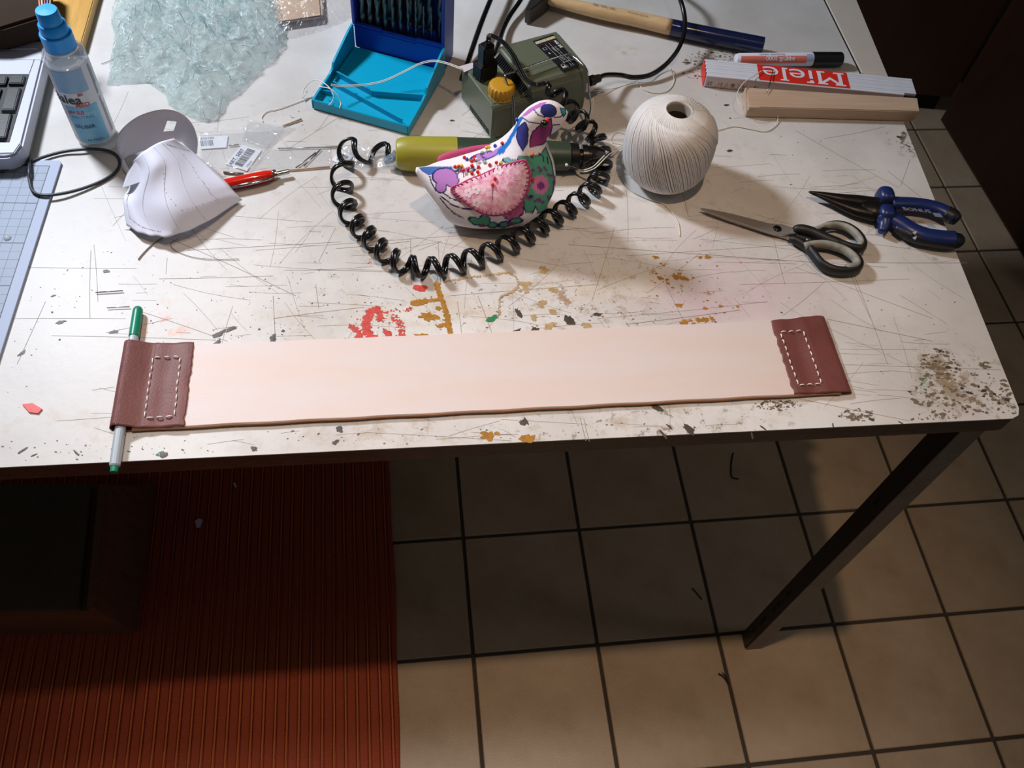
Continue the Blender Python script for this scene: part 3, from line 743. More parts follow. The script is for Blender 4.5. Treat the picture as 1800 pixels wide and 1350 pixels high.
t8([(1262, 250), (1330, 290), (1400, 335), (1490, 365), (1580, 378), (1650, 382)], [.0085, .0090, .0092, .0090, .0092, .0092], 'handle', MT['blue_grip'], .0105, .80)
t8([(1300, 305), (1360, 338), (1430, 366), (1520, 384), (1600, 392), (1660, 388), (1692, 378)], [.0060, .0084, .0088, .0088, .0092, .0090, .0060], 'grip_underside', MT['black_grip'], .0088, .80)
tx = text('BONUS', .0085, .0002)
e1 = (P(*C8(1520, 225), .018) - P(*C8(1330, 205), .018)).normalized()
build('lettering', place(tx, P(*C8(1425, 205), .0192), e1, Vector((-.25, .62, .1))), MT['print_grey'], pz)
build('lettering', place(M().add([(-.004, -.003, 0), (.004, -.003, 0), (.004, .003, 0), (-.004, .003, 0)], [(0, 1, 2, 3)]), P(*C8(1552, 235), .0194), e1, Vector((-.2, .8, .1))), MT['print_grey'], pz)
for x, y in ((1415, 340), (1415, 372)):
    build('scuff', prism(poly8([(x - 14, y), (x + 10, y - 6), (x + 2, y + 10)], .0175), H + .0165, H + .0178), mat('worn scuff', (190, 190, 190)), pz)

# ------------------------------------------------------------------ ball of yarn
MT['yarn'] = mat('ecru cotton yarn', (222, 218, 216), 0.6, bump=0.2, bscale=900)
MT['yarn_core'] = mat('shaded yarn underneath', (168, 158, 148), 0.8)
MT['tube_card'] = mat('cardboard core', (60, 52, 44), 0.9)
yc = P(1160, 312); yc = Vector((yc.x, yc.y, H)); RY = .0435; HY = .084
yb = thing('yarn_ball', yc, 'barrel shaped ball of off-white crochet cotton standing beside the scissors', 'yarn')
def yprof(t):           # t 0 bottom hole .. 1 top hole
    z = HY * (0.5 - 0.5 * math.cos(math.pi * t)); 
    a = (t - .5) * 2
    r = .0125 + (RY - .0125) * (1 - abs(a) ** 3.0) ** .56
    z = HY * t + (0 if True else 0)
    return r, .0008 + HY * (0.5 + 0.5 * math.copysign(abs(a) ** 1.05, a))
prof = [yprof(k / 40) for k in range(41)]
inner = [(.0118, prof[-1][1] - .003), (.0112, prof[-1][1] - .012), (.0112, .006)]
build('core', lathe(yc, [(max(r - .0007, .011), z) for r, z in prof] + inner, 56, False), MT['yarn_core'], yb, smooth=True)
build('cardboard_tube', lathe(yc, [(.0111, prof[-1][1] - .010), (.0108, .004), (.0001, .004)], 32, False), MT['tube_card'], yb, smooth=True)
wm = M()
NS = 170
for k in range(NS):
    a0_ = 2 * math.pi * k / NS + random.uniform(-.01, .01)
    tw = 1.9 if k % 1 == 0 else -1.9
    pts = []
    for j in range(27):
        t = j / 26; r, z = yprof(t)
        an = a0_ - .75 * (t - .5) - 1.5 * (abs(2 * t - 1) ** 6) * math.copysign(.5, t - .5)
        rr2 = r + .0001 * (k % 3)
        pts.append(yc + Vector((rr2 * math.cos(an), rr2 * math.sin(an), z)))
    t_ = tube(pts, .00062, 4, caps=False); wm.add(t_.v, t_.f)
# broad outer band wound the other way on the right
for k in range(64):
    a0_ = -.62 + .026 * k - .9
    pts = []
    for j in range(27):
        t = j / 26; r, z = yprof(t); an = a0_ - 1.5 * (t - .5) + .55
        pts.append(yc + Vector(((r + .0009) * math.cos(an), (r + .0009) * math.sin(an), z)))
    if k > 34:
        t_ = tube(pts, .00062, 4, caps=False); wm.add(t_.v, t_.f)
o = build('thread_winding', wm, MT['yarn'], yb, smooth=True); o['kind'] = 'stuff'
ym = M()
for k in range(5):
    t_ = tube([yc + Vector(((.0125 + .0006 * k) * math.cos(a * .2618 + k), (.0125 + .0006 * k) * math.sin(a * .2618 + k), HY + .0004 - .0004 * k)) for a in range(24)], .0006, 5, True); ym.add(t_.v, t_.f)
o = build('rim_winding', ym, MT['yarn'], yb, smooth=True); o['kind'] = 'stuff'

# ------------------------------------------------------------------ loose white threads
def wire(name, pts, r, mt, label=None, cat=None, parent=None, group=None, n=8, seg=6, second=None):
    """pts = (u, v, z)"""
    m = tube(catmull([P(*p) for p in pts], n), r, seg)
    if second:
        m = join(m, tube(catmull([P(p[0] + second[0], p[1] + second[1], p[2]) for p in pts], n), r, seg))
    o = build(name, m, mt, parent, smooth=True)
    if label: tag(o, label, cat, group)
    return o
MT['thread'] = mat('fine white thread', (226, 220, 206), 0.55)
wire('thread', [(582, 148, .026), (600, 150, .022), (640, 148, .016), (675, 141, .018), (712, 124, .024), (738, 111, .032), (762, 106, .036), (785, 110, .040), (812, 120, .0455)], .00045, MT['thread'],
     'white double thread running from the turquoise lid up to the green transformer', 'thread', second=(0, 2.4))
wire('thread', [(540, 160, .006), (532, 172, .004), (534, 158, .008), (545, 144, .016), (560, 141, .021), (578, 153, .024), (586, 168, .020), (584, 178, .015), (578, 185, .013)], .0005, MT['thread'],
     'white thread looped over the front left corner of the turquoise lid', 'thread')
wire('thread', [(560, 152, .018), (580, 156, .024), (594, 168, .020), (599, 180, .0145), (597, 190, .0125)], .0005, MT['thread'], 'short curl of white thread inside the turquoise lid', 'thread')
th1 = wire('thread', [(1248, 229, .002), (1265, 228, .001), (1290, 222, .001), (1320, 227, .001), (1345, 231, .001), (1362, 222, .001), (1367, 203, .004), (1352, 190, .010), (1318, 188, .0155), (1300, 182, .016), (1296, 165, .018), (1305, 148, .019), (1322, 135, .0185), (1340, 124, .0175)], .0005, MT['thread'],
     'white thread curling from the yarn ball over the wooden block', 'thread')
nd = tube([P(1359, 122, .0175), P(1354, 145, .0178), P(1348, 165, .0155)], [.0005, .0005, .0002], 6)
tag(build('sewing_needle', nd, mat('needle steel', (120, 120, 120), .2, metal=1.0), smooth=True), 'steel sewing needle lying across the folding rule', 'needle')
wire('thread', [(1042, 160, .008), (1080, 155, .001), (1110, 145, .001), (1135, 133, .006), (1150, 122, .006), (1168, 112, .007), (1180, 122, .005), (1184, 145, .001), (1172, 160, .001), (1150, 163, .001), (1130, 156, .001), (1118, 142, .001), (1105, 133, .006)], .0005, MT['thread'],
     'white thread looping round the mains cable between transformer and yarn ball', 'thread')
wire('thread', [(1042, 172, .03), (1043, 190, .022), (1036, 208, .012), (1015, 220, .006), (998, 232, .003), (985, 246, .001)], .0006, MT['thread'], 'white double thread hanging down the right side of the transformer', 'thread', second=(-2.5, 1.6))
wire('thread', [(1098, 254, .002), (1080, 262, .006), (1068, 268, .016), (1055, 281, .026), (1042, 293, .022), (1025, 299, .012), (1008, 297, .006)], .0006, MT['thread'], 'white thread tied round the drill chuck', 'thread', second=(3, 3))
wire('thread', [(1098, 254, .001), (1076, 250, .001), (1075, 240, .001), (1085, 232, .001), (1100, 236, .001)], .00035, MT['thread'], 'thin thread loop between drill chuck and yarn ball', 'thread')
wire('thread', [(1092, 310, .001), (1100, 324, .001), (1115, 338, .001), (1140, 350, .001), (1165, 358, .001), (1180, 372, .001), (1192, 392, .001), (1195, 415, .0008)], .0005, MT['thread'], 'white thread end trailing forward from the yarn ball', 'thread')
wire('thread', [(590, 176, .001), (565, 166, .001), (495, 190, .001), (470, 196, .001), (460, 206, .001), (462, 214, .001)], .0005, MT['thread'], 'thin thread curved beside the front of the turquoise lid', 'thread')
wire('thread', [(315, 418, .002), (300, 428, .001), (308, 440, .001), (340, 452, .001), (380, 456, .001), (420, 455, .001)], .0003, mat('hair thin tan thread', (140, 122, 104)), 'hair thin thread lying in front of the paper', 'thread')
wire('grass_stem', [(296, 412, .002), (270, 428, .001), (252, 445, .001), (243, 456, .001)], .0006, mat('brown fibre', (120, 106, 82)), 'short brown fibre sticking out under the paper', 'fibre')

# ------------------------------------------------------------------ twist drill set in a hinged plastic box
MT['cyan'] = mat('turquoise plastic', (0, 158, 196), 0.34, bump=0.04, bscale=150)
MT['cyan_side'] = MT['cyan']
MT['blue'] = mat('blue plastic', (14, 62, 176), 0.36, bump=0.04, bscale=150)
MT['drill_steel'] = mat('black oxide drill steel', (104, 104, 100), 0.3, metal=0.8)
DO = (-0.6151, 0.4065, H); DY = -0.4038; W = .1065; L = .107
ds = thing('drill_case', (DO[0], DO[1], H), 'open drill case, turquoise lid folded down in front of the upright blue half', 'case')
df = frame(DO, DY)
build('lid_floor', box(.001, .001, .0035, W - .001, L - .001, .0055, .0004, fr=df), MT['cyan'], ds)
def side(x0, x1, prof):
    m = hexa  # noqa
    bm = bmesh.new()
    a_ = [bm.verts.new(df(x0, b, z)) for b, z in prof]; b_ = [bm.verts.new(df(x1, b, z)) for b, z in prof]
    bm.faces.new(a_); bm.faces.new(b_[::-1])
    for i in range(len(prof)):
        j = (i + 1) % len(prof); bm.faces.new((a_[i], b_[i], b_[j], a_[j]))
    bmesh.ops.recalc_face_normals(bm, faces=bm.faces); bmesh.ops.triangulate(bm, faces=[f for f in bm.faces if len(f.verts) > 4])
    return frombm(bm)
prof = [(0, .0015), (L, .0012), (L, .033), (L * .90, .032), (L * .70, .0265), (L * .56, .0225), (L * .50, .0205), (L * .47, .0150), (L * .44, .0150), (L * .40, .0135), (L * .20, .0125), (L * .10, .0125), (0, .0115)]
build('side_wall', side(0, .0022, prof), MT['cyan'], ds)
build('side_wall', side(W - .0022, W, prof), MT['cyan'], ds)
build('front_wall', box(0, 0, .0010, W, .0022, .0120, .0005, fr=df), MT['cyan'], ds)
def wallbar(pts, z0, z1, wd, name='divider'):
    for i in range(len(pts) - 1):
        a, b = Vector(pts[i]), Vector(pts[i + 1]); d = (b - a); n_ = Vector((-d.y, d.x)).normalized() * wd / 2
        c_ = [a - n_, b - n_, b + n_, a + n_]
        build(name, hexa([df(p.x, p.y, z0) for p in c_] + [df(p.x, p.y, z1) for p in c_], .0003, 1), MT['cyan'], ds)
wallbar([(.004, .052), (.052, .037), (.103, .052)], .005, .0125, .0018)
wallbar([(.008, .036), (.096, .0085)], .005, .0120, .0016)
wallbar([(.004, .020), (.012, .022)], .005, .0105, .0016)
wallbar([(.006, .041), (.006, .100)], .005, .0085, .0030, 'hinge_rib')
# upright blue half
zt = .118; D0 = L + .0005; DD = .031
bh = build('front_panel', hexa([df(.003, D0, .004), df(W - .003, D0, .004), df(W - .003, D0 + .003, .004), df(.003, D0 + .003, .004), df(.003, D0, .033), df(W - .003, D0, .033), df(W - .003, D0 + .003, .033), df(.003, D0 + .003, .033)], .0006), MT['blue'], ds)
for x0, x1, z_ in ((.002, .034, .034), (.033, .074, .0315), (.073, W - .002, .034)):
    build('rim', box(x0, D0 - .0012, z_ - .0018, x1, D0 + .0042, z_, .0006, fr=df), MT['blue'], ds)
    build('rim', box(x0, D0 + .0006, z_ - .0040, x1, D0 - .0005, z_ - .0030, .0003, fr=df), MT['blue'], ds)
for x0, x1 in ((.0015, .0038), (W - .0038, W - .0015)):
    build('side_panel', box(x0, D0 + .002, .0032, x1, D0 + DD, zt, .0006, fr=df), MT['blue'], ds)
    build('rim', box(x0 - .0006, D0 - .0010, .033, x1 + .0006, D0 + .003, zt + .001, .0006, fr=df), MT['blue'], ds)
build('back_panel', box(.002, D0 + DD - .002, .002, W - .002, D0 + DD, zt, .0006, fr=df), MT['blue'], ds)
build('top_panel', box(.002, D0, zt - .002, W - .002, D0 + DD, zt, .0006, fr=df), MT['blue'], ds)
build('drill_rack', box(.004, D0 + .0035, .006, W - .004, D0 + .0125, .0245, .0004, fr=df), MT['blue'], ds)
build('drill_rack', box(.004, D0 + .0130, .006, W - .004, D0 + .0275, .0355, .0004, fr=df), MT['blue'], ds)
def twist(dia, length, shank):
    m = M(); n = 14; seg = 10; rows = 46; r = dia / 2
    for j in range(rows + 1):
        z = length * j / rows; tw = 0 if z < shank else (z - shank) / (dia * 2.6 + .004) * 2 * math.pi * .5
        for k in range(n):
            a = 2 * math.pi * k / n
            rr_ = r if z < shank else r * (0.52 + 0.48 * abs(math.cos(a)) ** .55)
            if j == rows: rr_ *= .05
            m.v.append((rr_ * math.cos(a + tw), rr_ * math.sin(a + tw), z))
    for j in range(rows):
        for k in range(n):
            k2 = (k + 1) % n; m.f.append((j * n + k, j * n + k2, (j + 1) * n + k2, (j + 1) * n + k))
    return m
ORD = ['leftmost', 'second from the left', 'third from the left', 'fourth from the left', 'fifth from the left', 'sixth from the left', 'seventh from the left', 'eighth from the left', 'ninth from the left', 'second from the right', 'rightmost']
for k in range(11):
    dia = .0066 - .00050 * k; ln = .082 - .0046 * k
    p = df(.0095 + .0087 * k, D0 + .0085, .0245); t_ = twist(dia, ln, .016)
    m = M(); m.f = t_.f; m.v = [(p.x + v[0], p.y + v[1], p.z + v[2]) for v in t_.v]
    tag(build('twist_drill', m, MT['drill_steel'], smooth=True), 'dark steel twist drill, %s in the front row of the case' % ORD[k], 'drill bit', 'twist drills in the front row')
ORD2 = ['leftmost', 'second from the left', 'third from the left', 'fourth from the left', 'fifth from the left', 'third from the right', 'second from the right', 'rightmost']
for k in range(8):
    dia = .0098 - .00036 * k; ln = .078 - .003 * k
    p = df(.0130 + .0115 * k, D0 + .0200, .0355); t_ = twist(dia, ln, .002)
    m = M(); m.f = t_.f; m.v = [(p.x + v[0], p.y + v[1], p.z + v[2]) for v in t_.v]
    tag(build('twist_drill', m, MT['drill_steel'], smooth=True), 'thick dark twist drill, %s in the rear row of the case' % ORD2[k], 'drill bit', 'thick twist drills in the rear row')

# ------------------------------------------------------------------ bench transformer
MT['olive'] = mat('textured olive green plastic', (92, 98, 80), 0.42, bump=0.35, bscale=900, bdist=.0004)
MT['mustard'] = mat('mustard yellow plastic', (190, 140, 28), 0.45, bump=0.15, bscale=500)
MT['plate'] = mat('black label', (28, 28, 34), 0.35)
MT['print'] = mat('white print', (205, 205, 200), 0.5)
MT['print_red'] = mat('dark red print', (110, 40, 40), 0.5)
MT['print_yellow'] = mat('yellow print', (176, 168, 60), 0.5)
MT['chrome'] = mat('chromed wire', (190, 186, 178), 0.14, metal=1.0)
TO = (-0.4335, 0.3555, H); TY = 0.3912; LA, LB, HT, HL, LL = .1116, .0710, .0560, .0430, .0360
tr = thing('transformer', (TO[0], TO[1], H), 'olive green bench transformer with yellow knob and chrome wire bail', 'transformer')
tf = frame(TO, TY)
build('foot', box(.006, .006, 0, LA - .006, LB - .006, .002, fr=tf), MT['black_soft'], tr)
# low control step: front edge chamfered
def sweepx(prof, x0, x1, bevel, name, mt, fr_):
    """profile in (b,z), extruded along a"""
    bm = bmesh.new()
    a_ = [bm.verts.new(fr_(x0, b, z)) for b, z in prof]; b_ = [bm.verts.new(fr_(x1, b, z)) for b, z in prof]
    bm.faces.new(a_); bm.faces.new(b_[::-1])
    for i in range(len(prof)):
        j = (i + 1) % len(prof); bm.faces.new((a_[i], b_[i], b_[j], a_[j]))
    bmesh.ops.recalc_face_normals(bm, faces=bm.faces)
    if bevel: bmesh.ops.bevel(bm, geom=list(bm.edges), offset=bevel, segments=3, affect='EDGES', clamp_overlap=True)
    bmesh.ops.triangulate(bm, faces=[f for f in bm.faces if len(f.verts) > 4])
    return build(name, frombm(bm), mt, tr, smooth=True, auto=.6)
low = sweepx([(.0, .002), (LB, .002), (LB, HL), (.004, HL), (0, HL - .004)], 0, LL + .01, .0016, 'control_step', MT['olive'], tf)
tall = sweepx([(.0, .002), (LB, .002), (LB, HT), (.010, HT), (.002, HT - .006), (0, HT - .014)], LL + .004, LA, .0035, 'housing', MT['olive'], tf)
# sloped transition with vents
bm_ = [tf(LL - .004, .002, HL - .001), tf(LL + .01, .004, HL - .001), tf(LL + .01, LB - .002, HL - .001), tf(LL - .004, LB - .002, HL - .001), tf(LL + .006, .004, HT - .004), tf(LL + .012, .006, HT - .002), tf(LL + .012, LB - .004, HT - .002), tf(LL + .006, LB - .004, HT - .004)]
build('vent_slope', hexa(bm_, .0012), MT['olive'], tr)
for k in range(20):
    b = .006 + k * .0030
    c0 = tf(LL - .0022, b, HL + .0014); c1 = tf(LL + .0040, b, HT - .0046)
    n_ = tf(-1, 0, .8) - tf(0, 0, 0); n_.normalize()
    e_ = (tf(0, 1, 0) - tf(0, 0, 0)).normalized() * .0006
    c = [c0 - e_ - n_ * .001, c0 + e_ - n_ * .001, c1 + e_ - n_ * .001, c1 - e_ - n_ * .001, c0 - e_ + n_ * .0006, c0 + e_ + n_ * .0006, c1 + e_ + n_ * .0006, c1 - e_ + n_ * .0006]
    build('vent', hexa(c), MT['slot'], tr)
for k in range(17):   # vents low on the left side
    b = .006 + k * .0026
    build('vent', box(-.0003, b, .0035, .001, b + .0011, .0100, fr=tf), MT['slot'], tr)
# knob
kc = tf(.019, .026, HL)
kn = P(881, 165, .043); kc = Vector((kn.x, kn.y, H + HL))
pr_ = M(); n = 72
for (r, z, amp) in ((.0135, -.0005, 0), (.0125, .0006, .0), (.0130, .0020, .0006), (.0128, .0095, .0006), (.0118, .0115, .0002), (.0095, .0122, 0), (.0001, .0122, 0)):
    for k in range(n):
        a = 2 * math.pi * k / n; rr_ = r + amp * (1 if (k // 2) % 2 else -1)
        pr_.v.append((kc.x + rr_ * math.cos(a), kc.y + rr_ * math.sin(a), kc.z + z))
for i in range(6):
    for k in range(n):
        k2 = (k + 1) % n; pr_.f.append((i * n + k, i * n + k2, (i + 1) * n + k2, (i + 1) * n + k))
build('knob', pr_, MT['mustard'], tr, smooth=True, auto=.7)
# socket plate and paper sticker
build('sticker', hexa([P(806, 117, HL + .0002), P(816, 127, HL + .0002), P(840, 116, HL + .0002), P(830, 110, HL + .0002), P(806, 117, HL + .0006), P(816, 127, HL + .0006), P(840, 116, HL + .0006), P(830, 110, HL + .0006)]), mat('off white sticker', (205, 196, 200), .5), tr)
# rating plate on the tall housing (text reads from the right side)
ea = (tf(1, 0, 0) - tf(0, 0, 0)); eb = (tf(0, 1, 0) - tf(0, 0, 0)); zp = HT + .0004
q0 = P(936, 73, HT); q1 = P(972, 61, HT); q2 = P(1018, 115, HT); q3 = P(990, 126, HT)
build('rating_plate', hexa([p + Vector((0, 0, dz)) for dz in (-.0002, .0004) for p in (q0, q1, q2, q3)]), MT['plate'], tr)
def onplate(m, s, t, ex, ey, mt, dz=.0006, name='plate_print'):
    o_ = q0.lerp(q1, s).lerp(q3.lerp(q2, s), t) + Vector((0, 0, dz)); return build(name, place(m, o_, ex, ey), mt, tr)
exl = (q1 - q0).normalized(); eyl = (q0 - q3).normalized()
rect = lambda w_, h_: M().add([(-w_ / 2, -h_ / 2, 0), (w_ / 2, -h_ / 2, 0), (w_ / 2, h_ / 2, 0), (-w_ / 2, h_ / 2, 0)], [(0, 1, 2, 3)])
wP = (q1 - q0).length; hP = (q3 - q0).length
onplate(rect(wP * .92, .0042), .5, .085, exl, eyl, MT['print_yellow'], .0005)
onplate(text('PROXXON', .0048, .0002), .5, .09, exl, eyl, MT['print'], .0008, 'lettering')
onplate(rect(wP * .9, .0006), .5, .17, exl, eyl, MT['print_red'])
onplate(text('NG 2/E', .0042, .0002), .86, .30, -eyl, exl, MT['print'], .0008, 'lettering')
for s, a, b in ((.38, .20, .95), (.58, .2, .95), (.72, .5, .95)):
    onplate(rect((b - a) * hP, .0003), s, (a + b) / 2, -eyl, exl, MT['print'])
for t_ in (.62, .80): onplate(rect(wP * .5, .0003), .68, t_, exl, eyl, MT['print'])
for s, t_, tx_ in ((.50, .40, '230 V~'), (.66, .40, '12-18 V'), (.50, .70, '2,0 A'), (.80, .74, 'DC')):
    onplate(text(tx_, .0026), s, t_, -eyl, exl, MT['print'], .0008, 'lettering')
onplate(rect(.0038, .0038), .17, .30, exl, eyl, MT['print']); onplate(rect(.0030, .0030), .17, .30, exl, eyl, MT['plate'], .0008)
onplate(text('E', .0034, .0001), .17, .46, exl, eyl, MT['print'], .0008, 'lettering')
onplate(text('C', .0040, .0001), .17, .62, -eyl, exl, MT['print'], .0008, 'lettering')
onplate(text('CE', .0058, .0002), .22, .88, -eyl, exl, MT['print'], .0008, 'lettering')
# chrome wire bail
bail = [(903, 232, .020), (901, 205, .030), (899, 170, .045), (893, 152, .054), (888, 137, .061), (891, 130, .063), (912, 124, .063), (950, 110, .063), (990, 97, .063), (1004, 97, .063), (1029, 119, .063), (1033, 135, .056), (1036, 165, .042), (1039, 188, .030), (1035, 208, .020)]
build('wire_bail', tube(catmull([P(*p) for p in bail], 5), .0011, 8), MT['chrome'], tr, smooth=True)
build('wire_bail', tube(catmull([P(p[0] + 3.5, p[1] + 1, p[2]) for p in bail[:4]], 5), .0009, 8), MT['chrome'], tr, smooth=True)
sr = P(1043, 140, .026); 
build('strain_relief', axial(P(1036, 143, .026), P(1054, 137, .026), [(0, .0055), (.006, .0055), (.007, .0045), (.013, .0042), (.014, .003)], 16), MT['black_soft'], tr, smooth=True, auto=.5)
wire('mains_cable', [(1048, 139, .026), (1065, 132, .020), (1090, 132, .012), (1115, 136, .008), (1145, 131, .008), (1172, 112, .012), (1193, 85, .020), (1203, 55, .026), (1203, 28, .032), (1196, 0, .038), (1180, -40, .04), (1130, -75, .035)], .0027, MT['black_gloss'], parent=tr)
cb2 = wire('power_cable', [(930, -30, .010), (915, 0, .010), (896, 28, .008), (884, 52, .008), (876, 78, .012), (868, 100, .018), (862, 112, .016)], .0029, MT['black_gloss'], 'black cable curving down behind the green transformer', 'cable')
cb1 = wire('power_cable', [(875, -30, .018), (862, 0, .018), (846, 40, .016), (832, 80, .010), (822, 110, .005), (812, 138, .004)], .0030, MT['black_gloss'], 'black cable running straight down between drill case and transformer', 'cable')

# ------------------------------------------------------------------ rotary tool with its coiled lead
MT['yellow_green'] = mat('mustard green plastic', (154, 148, 44), 0.42, bump=0.15, bscale=600, bdist=.0004)
MT['dark_green'] = mat('dark green plastic', (52, 66, 52), 0.36, bump=0.15, bscale=600, bdist=.0004)
da = P(696, 270, .0175); db = P(1062, 276, .0150)
rt = thing('rotary_tool', da.lerp(db, .5), 'green and yellow handheld rotary tool lying behind the patchwork bird', 'tool')
DL = (db - da).length; dax = (db - da).normalized()
def dpart(name, prof, mt, seg=32, auto=.5): return build(name, axial(da, db, prof, seg), mt, rt, smooth=True, auto=auto)
dpart('rear_cap', [(0, .0115), (.0012, .0140), (.006, .0158), (.014, .0168), (.054, .0172), (.0595, .0172)], MT['yellow_green'])
dpart('body', [(.0596, .0170), (.061, .0168), (.120, .0160), (.160, .0146), (.171, .0142), (.172, .0130)], MT['dark_green'])
dpart('collar', [(.172, .0126), (.1725, .0134), (.1800, .0130), (.1806, .0118)], MT['black'])
u_ = .181
dpart('chuck', [(u_, .0075), (u_ + .003, .0075), (u_ + .0032, .0118), (u_ + .0085, .0120), (u_ + .0090, .0108), (u_ + .0120, .0108), (u_ + .0125, .0116), (u_ + .0180, .0112), (u_ + .0255, .0078), (u_ + .0270, .0055), (u_ + .0275, .0020)], mat('dark polished chuck steel', (80, 76, 74), .22, metal=.95))
for k in range(10): pass
dpart('burr_shank', [(u_ + .027, .0009), (u_ + .036, .0009), (u_ + .0365, .0003)], MT['chrome'], 10)
# flats on the rear cap
build('tape_wrap', axial(P(676, 285, .008), P(700, 272, .015), [(0, .0025), (.006, .0045), (.010, .0040), (.014, .0062)], 10), film('bluish sticky tape', (150, 180, 215), .55, .1, 1.0, 300), rt, smooth=False)
# coiled lead: plug on the transformer -> coil on the table -> rear cap
pb_ = P(852, 134, HL)
pf = frame((pb_.x, pb_.y, H + HL), TY + .25)
def pboxprof(x0, x1, y0, y1, z0, z1, bev): return box(x0 * 1.2, y0 * 1.2, z0, x1 * 1.2, y1 * 1.2, z1 * 1.12, bev, fr=pf)
pg = thing_plug = build('plug', pboxprof(-.0095, .0095, -.0065, .0065, .0003, .017, .002), MT['black'], rt)
build('plug_neck', pboxprof(-.0060, .0060, -.0050, .0050, .016, .034, .002), MT['black'], pg)
top = pf(0, 0, .030)
path0 = [pf(0, 0, .030), pf(.001, -.001, .042), P(862, 62, HL + .034), P(884, 74, HL + .032), P(903, 98, HL + .028), P(914, 122, HL + .023), P(925, 140, HL + .020), P(942, 149, HL + .020), P(958, 146, HL + .020)]
path0 = catmull(path0, 8)
def twin(path, r=.0013, sep=.0012):
    a, b = [], []; prev = None
    for i, p in enumerate(path):
        t = (path[min(i + 1, len(path) - 1)] - path[max(i - 1, 0)]).normalized()
        s = Vector((0, 0, 1)).cross(t)
        if s.length < .2: s = prev or Vector((1, 0, 0))
        s.normalize()
        if prev is not None and s.dot(prev) < 0: s = -s
        prev = s
        a.append(p + s * sep); b.append(p - s * sep)
    return join(tube(a, r, 7), tube(b, r, 7))
lead = build('lead', twin(path0), MT['black_gloss'], rt, smooth=True)
cl = [(962, 147, .062), (975, 163, .058), (990, 180, .050), (1004, 196, .040), (1020, 212, .028), (1035, 228, .017), (1050, 246, .010), (1058, 272, .010), (1058, 300, .010), (1046, 326, .010), (1018, 352, .010), (985, 374, .010), (950, 396, .010), (912, 420, .010), (872, 440, .010), (830, 455, .010), (785, 467, .010), (745, 470, .010),
      (705, 462, .010), (672, 440, .010), (648, 415, .010), (624, 390, .010), (608, 362, .010), (601, 330, .010), (602, 300, .010), (605, 278, .013), (618, 262, .013), (640, 268, .013), (662, 265, .012), (676, 270, .010), (684, 278, .008)]
cpath = catmull([P(*p) for p in cl], 14)
# arc length resample
ds_ = [0.0]
for i in range(1, len(cpath)): ds_.append(ds_[-1] + (cpath[i] - cpath[i - 1]).length)
tot = ds_[-1]; NP = 2200; arr = np.array([[*p] for p in cpath]); ss = np.linspace(0, tot, NP)
ctr = np.stack([np.interp(ss, ds_, arr[:, k]) for k in range(3)], 1)
turns_at = []; phase = 0.6; hx = []
for i in range(NP):
    s = ss[i] / tot
    pitch = .0185 if s < .76 else (.024 if s < .86 else .034)
    if s < .14: pitch = .017
    phase += 2 * math.pi * (tot / NP) / pitch
    p = Vector(ctr[i]); t = (Vector(ctr[min(i + 6, NP - 1)]) - Vector(ctr[max(i - 6, 0)])).normalized()
    sd = Vector((0, 0, 1)).cross(t).normalized(); upv = t.cross(sd)
    r = .0088 if s < .80 else .0100
    if s < .02: r *= s / .02
    if s > .985: r *= max(.3, (1 - s) / .015)
    hx.append(p + sd * (r * math.cos(phase)) + upv * (r * math.sin(phase)))
# offset the two cores along the coil axis
a_, b_ = [], []
for i in range(NP):
    t = (Vector(ctr[min(i + 6, NP - 1)]) - Vector(ctr[max(i - 6, 0)])).normalized()
    a_.append(hx[i] + t * .00150); b_.append(hx[i] - t * .00150)
build('coiled_lead', join(tube(a_[::2], .00165, 7), tube(b_[::2], .00165, 7)), MT['black_gloss'], rt, smooth=True)

# ------------------------------------------------------------------ hammer
MT['ash'] = mat('lacquered ash handle', (218, 184, 140), 0.4, bump=0.1, bscale=100, stretch=(1, 12, 12), var_rgb=(204, 166, 116), vscale=10)
MT['navy'] = mat('navy blue lacquer', (14, 26, 66), 0.2, coat=.4)
MT['forged'] = mat('forged dark steel', (84, 80, 76), 0.4, metal=0.8, bump=0.1, bscale=150)
hm = thing('hammer', P(1150, 45), 'hammer with ash handle, its end dipped in navy blue lacquer', 'hammer')
hp = [(960, -3, .014), (1000, 8, .0135), (1060, 22, .013), (1120, 34, .0125), (1180, 48, .0120), (1240, 61, .0115), (1300, 73, .0110), (1340, 81, .0108)]
hpath = catmull([P(*p) for p in hp], 6); nh = len(hpath)
hr = np.interp(np.linspace(0, 1, nh), [0, .12, .3, .55, .75, 1.0], [.0062, .0066, .0080, .0090, .0096, .0100])
cut = int(nh * .575)
build('handle', tube(hpath[:cut + 1], list(hr[:cut + 1]), 20, up=Vector((0, 0, 1)), flat=1.0), MT['ash'], hm, smooth=True)
build('dipped_end', tube(hpath[cut:] + [hpath[-1] + (hpath[-1] - hpath[-2]) * .15], [hr[cut] + .0002] + list(hr[cut + 1:] + .0002) + [hr[-1] * .9], 20, up=Vector((0, 0, 1)), flat=1.0), MT['navy'], hm, smooth=True, auto=.8)
h0 = P(955, -6, .014); hd = (P(940, 44, .006) - P(962, -12, .014)); 
ax_ = (hpath[3] - hpath[0]).normalized(); ax_.z = 0; ax_.normalize(); pn = Vector((ax_.y, -ax_.x, 0)); 
def hf(a, b, z): return Vector((h0.x, h0.y, H)) + ax_ * a + pn * b + Vector((0, 0, z))
build('head', hexa([hf(-.009, -.045, .002), hf(.009, -.045, .002), hf(.009, .010, .002), hf(-.009, .010, .002), hf(-.009, -.045, .024), hf(.009, -.045, .024), hf(.009, .010, .024), hf(-.009, .010, .024)], .0025), MT['forged'], hm)
